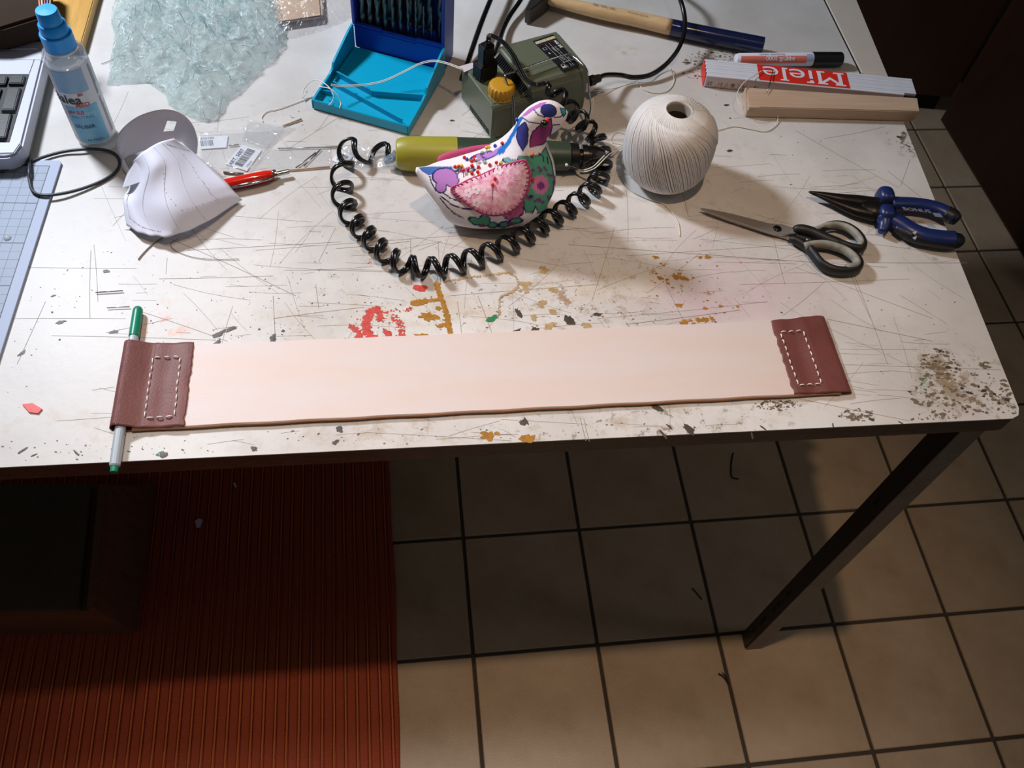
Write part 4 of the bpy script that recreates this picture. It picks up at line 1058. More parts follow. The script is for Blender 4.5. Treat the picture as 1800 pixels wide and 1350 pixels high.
build('peen', hexa([hf(-.0085, .009, .002), hf(.0088, .009, .002), hf(-.0035, .040, .0015), hf(-.0095, .040, .0015), hf(-.0085, .009, .0235), hf(.0088, .009, .0235), hf(-.0035, .040, .020), hf(-.0095, .040, .020)], .0010), MT['forged'], hm)
ex_h = (P(1090, 22, .02) - P(1060, 15, .02)).normalized()
build('lettering', place(text('300  DIN 1041', .0045), P(1062, 11, .022), ex_h, Vector((-ex_h.y, ex_h.x, 0))), mat('stamped print', (90, 80, 76)), hm)
build('lettering', place(text('HICKORY ESCHE', .0032), P(1120, 24, .0215), ex_h, Vector((-ex_h.y, ex_h.x, 0))), mat('stamped print', (150, 128, 116)), hm)

# ------------------------------------------------------------------ marker, folding rule, wooden block
MT['white_plastic'] = mat('white plastic', (222, 222, 232), 0.35)
MT['red_print'] = mat('red print', (214, 46, 34), 0.45)
MT['pink_print'] = mat('faded red print', (226, 120, 104), 0.45)
ma = P(1292, 105, .0075); mb = P(1479, 104, .0085); ML = (mb - ma).length; mk = thing('marker_pen', ma.lerp(mb, .5), 'white marker with red panel and black cap behind the folding rule', 'marker')
mc = ML * .715
build('barrel', axial(ma, mb, [(0, .0045), (.0008, .0062), (.004, .0072), (mc - .003, .0075), (mc, .0075)], 28), MT['white_plastic'], mk, smooth=True, auto=.5)
build('cap', axial(ma, mb, [(mc, .0070), (mc + .0004, .0082), (mc + .004, .0082), (ML - .0015, .0080), (ML, .0072)], 18), MT['black'], mk, smooth=True, auto=.25)
build('cap_nib', axial(ma, mb, [(ML - .0002, .0030), (ML + .0018, .0028)], 6), MT['black'], mk)
md = (mb - ma).normalized(); mu = Vector((0, 0, 1)) - md * md.z; mu.normalize(); ms_ = md.cross(mu)
def onm(s0, s1, a0_, a1_, mt, r=.00765, name='printed_panel', n=8):
    g = gridsurf(lambda s, t: ma + md * (s0 + (s1 - s0) * s) + (mu * math.cos(a0_ + (a1_ - a0_) * t) + ms_ * math.sin(a0_ + (a1_ - a0_) * t)) * r, 2, n)
    return build(name, g, mt, mk, smooth=True)
onm(mc * .05, mc * .90, .40, 1.5, MT['pink_print']); onm(mc * .905, mc * .985, .10, 1.2, mat('blue grey print', (160, 176, 214)), .00766)
def wrap_text(s, size, along, ang, dirsign, r, mt, parent, org, d_, u_, w_, bold=.0):
    t_ = text(s, size, bold); m = M(); m.f = t_.f
    for p in t_.v:
        a = ang + p[1] * dirsign / r
        m.v.append(tuple(org + d_ * (along + p[0] * dirsign) + (u_ * math.cos(a) + w_ * math.sin(a)) * (r + .0002)))
    return build('lettering', m, mt, parent)
wrap_text('edding 3000', .0070, mc * .56, .78, -1, .00775, MT['white_plastic'], mk, ma, md, mu, -ms_ * -1, .0002)
wrap_text('permanent marker', .0040, mc * .45, .05, -1, .00765, mat('blue print', (120, 130, 190)), mk, ma, md, mu, ms_)

A_ = P(1236, 153); B_ = P(1594, 187)
fo = (A_.x, A_.y, H); fyaw = math.atan2(B_.y - A_.y, B_.x - A_.x); FL = .2365; ff = frame(fo, fyaw)
MT['slat'] = mat('white lacquered wood', (216, 218, 228), 0.4, rand=.03); MT['slat_side'] = mat('aged cream lacquer', (206, 190, 188), 0.5, var=.08)
fr_ = thing('folding_rule', fo, 'folded white folding rule with red printed panel, its end over the table edge', 'ruler')
for k in range(9):
    j0 = 0.0 if k != 0 else 0.0
    x1 = FL if k != 0 else FL - .014
    x0 = 0.0 + (.001 if k % 2 else 0)
    build('slat', box(x0, .0033 * k, .0003, x1, .0033 * k + .00305, .0152 - .0001 * (k % 2), .0005, fr=ff, seg=1), MT['slat'], fr_)
build('scale_face', box(.001, -.0003, .0010, FL - .016, .0001, .0145, fr=ff), MT['slat_side'], fr_)
build('hinge_plate', box(FL - .0145, .0004, .0005, FL - .001, .0030, .0125, .0005, fr=ff), MT['forged'], fr_)
build('red_end', box(-.0009, .0005, .0006, -.0001, .0285, .0149, .0003, fr=ff), MT['red_print'], fr_)
zz_ = .0154
build('red_panel', box(.0590, .0010, zz_ - .0004, .1610, .0288, zz_, fr=ff), MT['red_print'], fr_)
eX = (ff(1, 0, 0) - ff(0, 0, 0)); eY = (ff(0, 1, 0) - ff(0, 0, 0))
# heavy slab lettering, read from behind the table
tt = text('Miele', .034, 0)
mx_ = max(abs(p[0]) for p in tt.v); tt.v = [(p[0] * .0455 / mx_, p[1] * .92, 0) for p in tt.v]
yy = [p[1] for p in tt.v]; my_ = (max(yy) + min(yy)) / 2; hh_ = max(yy) - min(yy); tt.v = [(p[0], (p[1] - my_) * .0225 / hh_, 0) for p in tt.v]
build('lettering', place(tt, ff(.110, .0149, zz_ + .0003), -eX, -eY), MT['white_plastic'], fr_)
for (x, w__) in ((.063 + .0915, .0070),):
    pass
# small serifs on M, i and l
def frect(x0, y0, x1, y1): build('lettering', box(x0, y0, zz_, x1, y1, zz_ + .0004, fr=ff), MT['white_plastic'], fr_)
for x0, x1 in ((.1455, .1570), (.1255, .1365)): frect(x0, .0036, x1, .0058)
frect(.1452, .0240, .1570, .0262); frect(.1262, .0240, .1352, .0262)
frect(.1130, .0036, .1210, .0056); frect(.0835, .0036, .0925, .0056); frect(.0870, .0240, .0930, .0262)
MT['num_black'] = mat('dark numerals', (84, 74, 80)); MT['num_red'] = mat('red numerals', (206, 90, 90))
for s_, x, mt_ in (('22', .006, 'num_black'), ('21', .0175, 'num_black'), ('0', .0250, 'num_red'), ('2', .0385, 'num_red'), ('19', .0455, 'num_black'), ('-', .0515, 'num_red'), ('18', .0580, 'num_black')):
    build('numeral', place(text(s_, .0058), ff(x, -.0006, .0062), -eX, Vector((0, 0, -1))), MT[mt_], fr_)
build('rivet', axial(ff(.0315, .0, .0062), ff(.0315, -.001, .0062), [(0, .0022), (.0008, .0021), (.0012, .0012)], 14), mat('brass rivet', (120, 120, 100), .3, metal=.9), fr_, smooth=True)
for k in range(34):
    build('tick', box(.003 + k * .002, -.0005, .0010, .0034 + k * .002, -.0002, .0026 if k % 5 else .0040, fr=ff), MT['num_black'], fr_)

MT['balsa'] = mat('pale sawn wood', (198, 172, 150), 0.7, bump=0.3, bscale=120, stretch=(.6, 8, 8), var_rgb=(184, 154, 126), vscale=16)
zb = .0140
t_ = [P(1309, 152, zb), P(1318, 188, zb), P(1617, 196, zb), P(1613, 172, zb)]
t_ = [Vector((p.x, p.y, H + zb)) for p in t_]
t_[0].y -= .0012; 
bt = [Vector((p.x, p.y, H + .0004)) for p in t_]; bt[1].x -= .0015; bt[2].x -= .002
tag(build('wooden_block', hexa([bt[0], bt[1], bt[2], bt[3], t_[0], t_[1], t_[2], t_[3]], .0008), MT['balsa']), 'pale sawn wooden block in front of the folding rule', 'wood')

# ------------------------------------------------------------------ patchwork bird pincushion
# side view coordinates in mm: X to the right, Z up, Y towards the back; bird origin on the worktop
BO = P(860, 374); BO = Vector((BO.x, BO.y, H))
secs = [((-73, 52), (-74, 47.5), 2.5), ((-62, 49), (-66, 33), 11), ((-50, 48), (-54, 17), 20), ((-36, 50), (-42, 6), 28), ((-20, 55), (-24, 1.2), 33), ((-4, 61), (-4, .4), 35.5), ((10, 70), (16, .3), 36), ((19, 82), (36, 2.5), 34.5),
        ((24, 92), (54, 13), 32), ((26, 99), (64.5, 32), 29), ((27, 104), (66, 52), 25.5), ((28, 109), (62, 71), 20.5), ((29, 113), (57, 88), 16), ((32, 119), (58, 97), 13.6), ((39, 128), (61, 101), 13), ((49, 135.5), (65, 104), 12.2), ((59, 138.5), (70, 108), 10.6), ((67, 137), (74, 113), 8.2), ((73, 133), (77, 119), 5.2), ((77, 129), (78.6, 124), 2.2), ((78.6, 127.2), (79.2, 125.8), .4)]
NL, NR = 260, 200
def at_y(u, v, ymm):
    """world point on the plane y = bird centre + ymm"""
    d = ROT @ Vector(((u - 900) / FPX, -(v - 675) / FPX, -1)); t = (BO.y + ymm / 1000 - CAM.y) / d.y; return CAM + d * t
def fixmm(q):
    x, y = (q[0] + 80) / .1016, (146.6 - q[1]) / .1337
    p = at_y(720 + x * .17778, 170 + y * .17778, 0); return ((p.x - BO.x) * 1000, max((p.z - BO.z) * 1000, 0.2 if q[1] < 1 else 1.0))
secs = [(fixmm(a), fixmm(b_) if b_[1] > 8 else (fixmm(b_)[0], b_[1]), r_ * .96) for a, b_, r_ in secs]
secs = [(a, b_, r_ * (1.14 if 2 <= i <= 8 else 1.0)) for i, (a, b_, r_) in enumerate(secs)]
SU = [Vector((a[0], a[1], b)) for a, _, b in secs]; SLo = [Vector((a[0], a[1], 0)) for _, a, b in secs]
V_ = np.zeros((NL + 1, NR, 3))
for j in range(NL + 1):
    t = j / NL; u = cm1(SU, t); l = cm1(SLo, t); c = Vector(((u.x + l.x) / 2, (u.y + l.y) / 2)); h = Vector(((u.x - l.x) / 2, (u.y - l.y) / 2)); b = max(u.z, .2)
    bb = max(0.0, 1 - abs(t - .30) / .35)
    for k in range(NR):
        a = 2 * math.pi * k / NR
        ca, sa = math.cos(a), math.sin(a)
        e = .86
        cz = math.copysign(abs(ca) ** e, ca); sy = math.copysign(abs(sa) ** e, sa)
        V_[j, k] = (c.x + h.x * cz, sy * b, c.y + h.y * cz)
V_[:, :, 2] = np.maximum(V_[:, :, 2], 0.15)
# small dimples of the stuffing
bv = V_.reshape(-1, 3)
bvert = []
for p in bv:
    d = .55 * noise.noise(Vector((p[0] * .06, p[1] * .06, p[2] * .06))) 
    bvert.append((BO.x + (p[0]) / 1000, BO.y + (p[1] * (1 + d * .02)) / 1000, BO.z + p[2] / 1000))
bm_ = M(); bm_.v = bvert
for j in range(NL):
    for k in range(NR):
        k2 = (k + 1) % NR; bm_.f.append((j * NR + k, j * NR + k2, (j + 1) * NR + k2, (j + 1) * NR + k))
bm_.f.append(tuple(range(NR))[::-1]); bm_.f.append(tuple(NL * NR + k for k in range(NR)))
bird = thing('pincushion', BO, 'stuffed patchwork bird pincushion with pink felt wing, full of pins', 'pincushion')
def fabric_material():
    m = bpy.data.materials.new('printed cotton'); m.use_nodes = True; nt = m.node_tree; b = nt.nodes['Principled BSDF']
    at = nt.nodes.new('ShaderNodeAttribute'); at.attribute_name = 'print'; nt.links.new(at.outputs['Color'], b.inputs['Base Color'])
    b.inputs['Roughness'].default_value = .85; b.inputs['Specular IOR Level'].default_value = .2
    tc = nt.nodes.new('ShaderNodeTexCoord'); n2 = nt.nodes.new('ShaderNodeTexNoise'); n2.inputs['Scale'].default_value = 900
    nt.links.new(tc.outputs['Object'], n2.inputs[0]); n3 = nt.nodes.new('ShaderNodeTexNoise'); n3.inputs['Scale'].default_value = 45; nt.links.new(tc.outputs['Object'], n3.inputs[0])
    ad = nt.nodes.new('ShaderNodeMath'); ad.operation = 'MULTIPLY_ADD'; ad.inputs[1].default_value = 4; nt.links.new(n3.outputs[0], ad.inputs[0]); nt.links.new(n2.outputs[0], ad.inputs[2])
    bp = nt.nodes.new('ShaderNodeBump'); bp.inputs['Strength'].default_value = .5; bp.inputs['Distance'].default_value = .0006
    nt.links.new(ad.outputs[0], bp.inputs['Height']); nt.links.new(bp.outputs[0], b.inputs['Normal']); return m
body = build('body', bm_, fabric_material(), bird, smooth=True)
# the print: shapes in the plane of the bird's side
RN = np.array([[ROT[i][j] for j in range(3)] for i in range(3)])
vc = (np.array(bvert) - np.array(CAM)) @ RN
XC = (900 + FPX * vc[:, 0] / -vc[:, 2] - 720) / .17778
YC = (675 - FPX * vc[:, 1] / -vc[:, 2] - 170) / .17778
colr = np.zeros((len(bv), 3)); colr[:] = lin((232, 224, 226))
NAVY = lin((34, 40, 96)); 
def dell(cx, cy, rx, ry, ang=0):
    ca, sa = math.cos(ang), math.sin(ang); x = (XC - cx) * ca + (YC - cy) * sa; y = -(XC - cx) * sa + (YC - cy) * ca
    return (np.sqrt((x / rx) ** 2 + (y / ry) ** 2) - 1) * min(rx, ry)
def dpoly(pts):
    ins = np.zeros(len(XC), bool); dist = np.full(len(XC), 1e9); n = len(pts)
    for i in range(n):
        x0, y0 = pts[i]; x1, y1 = pts[(i + 1) % n]
        ex, ey = x1 - x0, y1 - y0; t = np.clip(((XC - x0) * ex + (YC - y0) * ey) / (ex * ex + ey * ey + 1e-9), 0, 1)
        dist = np.minimum(dist, np.hypot(XC - x0 - t * ex, YC - y0 - t * ey))
        if y0 != y1:
            c_ = ((y0 > YC) != (y1 > YC)) & (XC < (x1 - x0) * (YC - y0) / (y1 - y0) + x0); ins ^= c_
    return np.where(ins, -dist, dist)
def dline(pts):
    dist = np.full(len(XC), 1e9)
    for i in range(len(pts) - 1):
        x0, y0 = pts[i]; x1, y1 = pts[i + 1]; ex, ey = x1 - x0, y1 - y0; t = np.clip(((XC - x0) * ex + (YC - y0) * ey) / (ex * ex + ey * ey), 0, 1)
        dist = np.minimum(dist, np.hypot(XC - x0 - t * ex, YC - y0 - t * ey))
    return dist
def fill(d, rgb, ol=None, w_=6):
    colr[d < 0] = lin(rgb)
    if ol is not None: colr[np.abs(d) < w_] = lin(ol)
U = lambda *ds: np.minimum.reduce(ds)
nv = (36, 42, 98)
fill(dpoly([(60, 690), (110, 712), (190, 800), (260, 940), (160, 880), (60, 760)]), (236, 232, 240))
fill(dpoly([(90, 700), (200, 690), (420, 690), (430, 715), (260, 750), (190, 780), (120, 735)]), (70, 110, 180))
fill(U(dell(350, 790, 125, 85), dell(310, 890, 55, 62), dell(420, 830, 65, 65)), (176, 120, 186), nv)
fill(dell(560, 725, 90, 22, -.05), (176, 110, 170), nv, 4)
fill(dell(730, 590, 130, 38, -.25), (176, 126, 196), nv, 4); fill(dell(880, 530, 90, 26, -.6), (176, 126, 196))
fill(dpoly([(1090, 200), (1130, 200), (1095, 260), (1050, 360), (1000, 450), (930, 560), (850, 585), (880, 520), (960, 440), (1020, 340)]), (36, 112, 190))
fill(dpoly([(1100, 200), (1180, 120), (1290, 60), (1360, 50), (1330, 90), (1230, 130), (1150, 190)]), (188, 112, 190))
fill(dell(1375, 138, 76, 62, .25), (46, 52, 120), nv)
fill(dpoly([(1490, 110), (1540, 120), (1545, 170), (1520, 200), (1500, 160)]), (44, 160, 176), nv, 4)
for L_ in ([(1230, 130), (1270, 180), (1340, 205)], [(1120, 210), (1180, 250), (1300, 270)], [(1430, 205), (1490, 200), (1525, 170)], [(1420, 280), (1480, 275)], [(1150, 260), (1175, 330)]):
    colr[dline(L_) < 6] = NAVY
fill(dpoly([(1135, 250), (1165, 300), (1172, 380), (1165, 460), (1120, 535), (1080, 470), (1055, 400), (1070, 310)]), (58, 60, 132), nv)
fill(dpoly([(1400, 215), (1410, 300), (1385, 400), (1320, 470), (1190, 500), (1190, 430), (1215, 350), (1280, 290), (1340, 250)]), (150, 62, 124), (60, 40, 96))
fill(dpoly([(1075, 590), (1180, 590), (1290, 575), (1345, 500), (1400, 640), (1430, 800), (1420, 940), (1390, 1060), (1340, 1130), (1270, 1150), (1245, 1080), (1215, 1150), (1145, 1140), (1125, 1040), (1160, 900), (1180, 760), (1160, 640), (1060, 640)]), (86, 160, 132), (40, 58, 92))
for k in range(46):
    a = random.uniform(0, 6.28); r_ = random.uniform(130, 185)
    fill(dell(1300 + r_ * .95 * math.cos(a), 880 + r_ * math.sin(a), 17, 14), (112, 70, 124))
for k in range(9): fill(dell(1296 + 58 * math.cos(k * .698), 872 + 66 * math.sin(k * .698), 28, 31), (214, 128, 176))
fill(dell(1296, 872, 56, 60), (214, 128, 176)); fill(dell(1298, 880, 37, 40), (132, 58, 132))
fill(U(dell(1020, 640, 90, 18), dell(960, 625, 40, 20)), (110, 176, 160), nv, 4)
fill(U(dell(1010, 1140, 92, 82), dell(1080, 1110, 48, 70), dell(1095, 1060, 38, 40)), (184, 96, 140), nv)
fill(dell(985, 1140, 30, 24), (120, 52, 100))
fill(U(dell(740, 1225, 60, 56), dell(650, 1230, 65, 34, .4), dell(820, 1268, 50, 28)), (84, 156, 122), nv)
fill(U(dell(940, 1262, 62, 28, -.2), dell(1050, 1228, 66, 26, -.1)), (84, 156, 122), nv); fill(dell(1000, 1255, 48, 18), (120, 64, 100))
fill(dell(720, 1275, 40, 14), (120, 64, 100))
for L_ in ([(330, 950), (400, 1000), (500, 1040)], [(310, 985), (420, 1070), (520, 1105), (620, 1112)], [(300, 1000), (380, 1100), (450, 1160), (530, 1200)], [(200, 790), (215, 850), (260, 930)], [(1280, 560), (1320, 590), (1325, 640)], [(1360, 600), (1368, 660)], [(700, 560), (720, 600), (760, 605)]):
    colr[dline(L_) < 6] = NAVY
at = body.data.color_attributes.new('print', 'FLOAT_COLOR', 'POINT')
at.data.foreach_set('color', np.concatenate([colr, np.ones((len(bv), 1))], 1).astype(np.float32).ravel())
bvh = BVHTree.FromPolygons([Vector(p) for p in bvert], bm_.f)
def on_bird(x, y):
    """point and normal on the near side of the bird at print coordinates x,y"""
    dr = (ROT @ Vector(((720 + x * .17778 - 900) / FPX, -(170 + y * .17778 - 675) / FPX, -1))).normalized(); o_ = CAM
    h = bvh.ray_cast(o_, dr)
    if h[0] is None: return None
    n_ = h[1]
    if n_.dot(dr) > 0: n_ = -n_
    return h[0], n_
# felt wing
MT['felt'] = mat('pink printed felt', (222, 122, 160), 0.9, bump=.4, bscale=700, var_rgb=(246, 214, 224), vscale=190)
MT['felt_edge'] = mat('deep pink edge', (196, 74, 122), 0.9, bump=.3, bscale=600)
MT['stitch_pink'] = mat('plum stitching', (150, 40, 96), 0.8)
wo = [(1138, 632), (1165, 690), (1180, 780), (1176, 860), (1150, 950), (1100, 1040), (1030, 1105), (950, 1145), (860, 1162), (760, 1155), (670, 1122), (580, 1065), (500, 1005), (440, 965), (416, 925), (432, 898), (500, 875), (600, 825), (700, 790), (800, 745), (900, 700), (1000, 665), (1080, 640)]
wc = (800, 925); wo_ = catmull([(a, b, 0) for a, b in wo], 4, True); NW = len(wo_); wg = M(); ringsn = 14
def wpt(x, y, off):
    h = on_bird(x, y)
    if h is None: return None
    return h[0] + h[1] * off
last = None; layers = []
for r_ in range(ringsn + 1):
    f_ = r_ / ringsn
    for q_ in wo_:
        x, y = wc[0] + (q_.x - wc[0]) * f_, wc[1] + (q_.y - wc[1]) * f_
        off = .0030 if f_ < .93 else .0030 - (f_ - .93) / .07 * .0018
        p = wpt(x, y, off)
        if p is None: p = last
        last = p; wg.v.append(tuple(p))
for r_ in range(ringsn):
    for k in range(NW):
        k2 = (k + 1) % NW; wg.f.append((r_ * NW + k, (r_ + 1) * NW + k, (r_ + 1) * NW + k2, r_ * NW + k2))
wing = build('wing', wg, MT['felt'], bird, smooth=True)
ep = [wpt(q_.x, q_.y, .0014) for q_ in wo_]; ep = [p for p in ep if p]
build('wing_edge', tube(ep, .0012, 6, True), MT['felt_edge'], wing, smooth=True)
sm_ = M()
for k in range(0, NW, 2):
    q_ = wo_[k]; d = Vector((wc[0] - q_.x, wc[1] - q_.y, 0)).normalized()
    pts = [wpt(q_.x + d.x * s_, q_.y + d.y * s_, .0034) for s_ in (2, 20, 38)]
    if None in pts: continue
    pts[0] = wpt(q_.x, q_.y, .0024) or pts[0]
    t_ = tube(pts, .00042, 5); sm_.add(t_.v, t_.f)
o = build('blanket_stitch', sm_, MT['stitch_pink'], wing, smooth=True); o['kind'] = 'stuff'
fm = M()
for (cx, cy) in ((590, 955), (665, 925), (668, 1040), (905, 740)):
    for k in range(5):
        a = k * 1.2566; m_ = [wpt(cx + 26 * math.cos(a) + 20 * math.cos(b_ * .785), cy + 26 * math.sin(a) + 20 * math.sin(b_ * .785), .0033 + .0001 * (k % 2)) for b_ in range(8)]
        if None in m_: continue
        fm.add(m_, [tuple(range(8))])
o = build('printed_flower', fm, mat('pale pink print', (240, 212, 222), .9), wing); o['kind'] = 'stuff'
# far wing seen along the back
Y2 = lambda x, y: (720 + x * .17778, 170 + y * .17778)
fw = [at_y(*Y2(x, y), 24) for x, y in ((285, 640), (360, 600), (500, 560), (660, 525), (800, 505), (900, 475), (960, 445))]
fwp = catmull(fw, 6)
build('wing', tube(fwp, list(np.interp(np.linspace(0, 1, len(fwp)), [0, .08, .5, .9, 1], [.0020, .0034, .0034, .0026, .0012])), 10, up=Vector((0, 0, 1)), flat=1.3), MT['felt_edge'], bird, smooth=True)
# eye
h = on_bird(1330, 262)
build('eye', sphere(h[0] + h[1] * .0006, .0034, 20, 14), MT['black_gloss'], bird, smooth=True)
h = on_bird(1200, 985)
build('bead', sphere(h[0] + h[1] * .0004, .0016, 14, 10), MT['black_gloss'], bird, smooth=True)
# pins
PC = {'red': (222, 44, 26), 'yellow': (226, 206, 30), 'blue': (40, 80, 190), 'green': (150, 200, 170), 'white': (232, 230, 226), 'orange': (236, 84, 34)}
pinm = {k: mat('%s glass pin head' % k, v, .25) for k, v in PC.items()}; MT['pin_steel'] = mat('pin steel', (150, 146, 150), .25, metal=1)
pins = [('red', 452, 702, 0), ('red', 495, 716, 60), ('yellow', 516, 692, 0), ('red', 542, 750, 60), ('red', 545, 612, 0), ('blue', 570, 628, 0), ('red', 644, 602, 0), ('red', 652, 626, 0), ('red', 615, 644, 0), ('red', 620, 690, 0), ('red', 583, 728, 0),
        ('red', 619, 764, 0), ('green', 610, 742, 0), ('white', 676, 646, 90), ('red', 686, 704, 0), ('red', 677, 750, 0), ('red', 687, 790, 0), ('green', 748, 655, 0), ('green', 722, 563, 0), ('red', 798, 682, 0), ('red', 880, 670, 30), ('yellow', 908, 660, 0),
        ('yellow', 787, 508, 0), ('yellow', 778, 534, 30), ('blue', 852, 494, 0), ('red', 926, 466, 0), ('blue', 1072, 230, 0), ('red', 1358, 226, 0), ('orange', 1208, 570, 0), ('red', 1213, 815, 0), ('red', 861, 820, 0), ('red', 836, 877, 150)]
special = {(1358, 226): 'red pin head directly beside the bird\'s black eye', (1208, 570): 'orange pin head in the bird\'s upper breast', (1213, 815): 'red pin head beside the pink flower on the breast', (861, 820): 'red pin head in the upper middle of the felt wing',
           (836, 877): 'red pin stuck flat through the middle of the felt wing, shaft showing', (1072, 230): 'blue pin head at the nape of the bird', (926, 466): 'red pin head at the front end of the far wing', (852, 494): 'blue pin head on the rear wing edge near the neck',
           (570, 628): 'blue pin head in the cluster on the back', (676, 646): 'white pin head in the cluster on the back', (516, 692): 'yellow pin head at the tail end of the pin cluster', (908, 660): 'yellow pin head touching the top edge of the felt wing',
           (722, 563): 'pale green pin head nearest the far wing', (748, 655): 'pale green pin head right of the white one', (610, 742): 'pale green pin head low in the red cluster', (880, 670): 'red pin head left of the yellow one at the wing top', (798, 682): 'red pin head standing alone right of the cluster',
           (452, 702): 'red pin head nearest the tail', (687, 790): 'red pin head touching the wing edge below the cluster', (787, 508): 'upper of the two yellow pin heads at the far wing', (778, 534): 'lower of the two yellow pin heads at the far wing'}
clus = sorted([q_[1:3] for q_ in pins if q_[1:3] not in special])
ords = ['first', 'second', 'third', 'fourth', 'fifth', 'sixth', 'seventh', 'eighth', 'ninth', 'tenth', 'last']
for (c_, x, y, sh) in pins:
    h = on_bird(x, y)
    if h is None:
        p0 = at_y(*Y2(x, y), 18); n_ = Vector((0, -.3, 1)).normalized()
    else: p0, n_ = h
    dirn = (n_ + Vector((random.uniform(-.5, .5), random.uniform(-.4, .2), .5))).normalized()
    lift = .0012 if sh == 0 else .0035
    if h is not None and sh == 0: hd_ = p0 + n_ * .0012
    else: hd_ = p0 + n_ * lift
    if (x, y) in ((836, 877), (861, 820)): hd_ = p0 + n_ * .0042
    lab = special.get((x, y)) or 'red ball-headed pin in the back cluster, %s counted from the tail' % ords[clus.index((x, y))]
    t = thing('pin', hd_, lab, 'pin', 'red pins clustered on the back' if (x, y) not in special else None)
    build('pin_head', sphere(hd_, .00165, 14, 10), pinm[c_], t, smooth=True)
    if (x, y) == (836, 877):
        q_ = wpt(822, 1018, .0032); build('pin_shaft', tube([hd_, q_], .0003, 5), MT['pin_steel'], t)
    elif sh:
        q_ = wpt(x + random.choice((-25, 2, -8)) , y + sh * .8, .0001) if h is not None else p0 - n_ * .004
        build('pin_shaft', tube([hd_, q_ if q_ is not None else p0 - n_ * .003], .0003, 5), MT['pin_steel'], t)
    else: build('pin_shaft', tube([hd_, p0 - n_ * .004], .0003, 5), MT['pin_steel'], t)
# a glass pin lying by the tool
hp_ = P(996, 290, .019); t = thing('pin', hp_, 'pin with clear glass head resting against the chuck end of the rotary tool', 'pin')
build('pin_head', sphere(hp_, .0016, 14, 10), pinm['white'], t, smooth=True); build('pin_shaft', tube([hp_, P(1040, 303, .0015)], .0003, 5), MT['pin_steel'], t)

# ------------------------------------------------------------------ spray bottle
MT['clear'] = film('clear plastic bottle', (232, 238, 244), .22, .05, gloss=.35)
MT['label_white'] = mat('white label', (226, 228, 234), .35); MT['label_blue'] = mat('light blue label print', (120, 190, 226), .35, var_rgb=(136, 202, 232), vscale=12)
MT['label_blue2'] = mat('mid blue label print', (128, 176, 216), .35, var_rgb=(160, 196, 224), vscale=25)
MT['cap_blue'] = mat('bright blue cap plastic', (0, 160, 250), .34)
bc = P(171, 240); bc = Vector((bc.x, bc.y, H + .0003)); RB = .0185
bo = thing('spray_bottle', bc, 'clear spray bottle with bright blue cap and light blue label', 'bottle')
outer = [(.0001, .0), (RB - .003, .0), (RB - .0006, .0012), (RB, .004), (RB, .093), (RB - .0006, .0975), (RB - .003, .1000), (RB - .0042, .1003), (RB - .0040, .1020), (RB - .0050, .1036), (.0128, .1040)]
build('bottle_body', lathe(bc, outer + [(.0122, .1030), (RB - .0062, .1010), (RB - .0052, .0985), (RB - .0016, .092), (RB - .0012, .005), (RB - .004, .0018), (.0001, .0016)], 56, False), MT['clear'], bo, smooth=True, auto=.9)
build('lotion', lathe(bc, [(.0001, .002), (RB - .004, .002), (RB - .0016, .005), (RB - .0016, .080), (.0001, .080)], 40, False), film('clear pale liquid', (214, 228, 236), .45, .1, gloss=.05), bo, smooth=True)
cap = [(.0132, .1020), (.0136, .1022), (.0136, .1160), (.0130, .1168), (.0118, .1172), (.0116, .1250), (.0108, .1262), (.0098, .1266), (.0092, .1372), (.0086, .1382), (.0001, .1385)]
build('spray_cap', lathe(bc, cap, 48, False), MT['cap_blue'], bo, smooth=True, auto=.6)
def wrapf(x0, x1, z0, z1, r, n=24):
    """x measured round the bottle from the side that faces the viewer"""
    return gridsurf(lambda s, t: bc + Vector((r * math.sin((x0 + (x1 - x0) * s) / RB + FA), -r * math.cos((x0 + (x1 - x0) * s) / RB + FA), z0 + (z1 - z0) * t)), n, 1)
FA = .42
build('label', wrapf(-.027, .027, .007, .0905, RB + .0003, 40), MT['label_white'], bo, smooth=True)
build('label_print', wrapf(-.019, .0085, .0655, .0890, RB + .0005), MT['label_blue2'], bo, smooth=True)
build('label_print', wrapf(-.019, .0105, .0080, .0505, RB + .0005), MT['label_blue'], bo, smooth=True)
MT['ink'] = mat('dark ink', (34, 40, 60), .5); MT['ink_red'] = mat('red ink', (206, 60, 50), .5); MT['ink_blue'] = mat('blue ink', (84, 150, 196), .5); MT['ink_navy'] = mat('navy ink', (50, 80, 130), .5)
def btext(s, size, x, z, mt, bold=0.0):
    t_ = text(s, size, bold); m = M(); m.f = t_.f; r = RB + .0007
    for p in t_.v:
        a = (x + p[0]) / RB + FA; m.v.append((bc.x + r * math.sin(a), bc.y - r * math.cos(a), bc.z + z + p[1]))
    return build('lettering', m, mt, bo)
btext('Balea', .0128, -.0150, .0580, MT['ink'], .0002); btext('MED', .0062, -.0020, .0520, MT['ink_red'], .0001)
btext('dm', .0036, -.0010, .0640, MT['ink_red'], .0001); build('label_print', wrapf(-.0035, .0015, .0622, .0626, RB + .0006, 6), MT['ink_red'], bo)
build('label_print', wrapf(-.0135, .0065, .0365, .0440, RB + .0006), mat('pale blue panel', (150, 204, 230), .35), bo, smooth=True)
btext('pH 5,5', .0052, -.0105, .0440, MT['ink_red'], .0002); btext('NEUTRAL', .0046, -.0055, .0385, MT['ink_blue'], .0001)
btext('SÄUBER', .0052, -.0075, .0275, MT['ink_navy'], .0001); btext('ne Haut', .0042, -.0030, .0120, MT['ink_navy'])
bars = M()
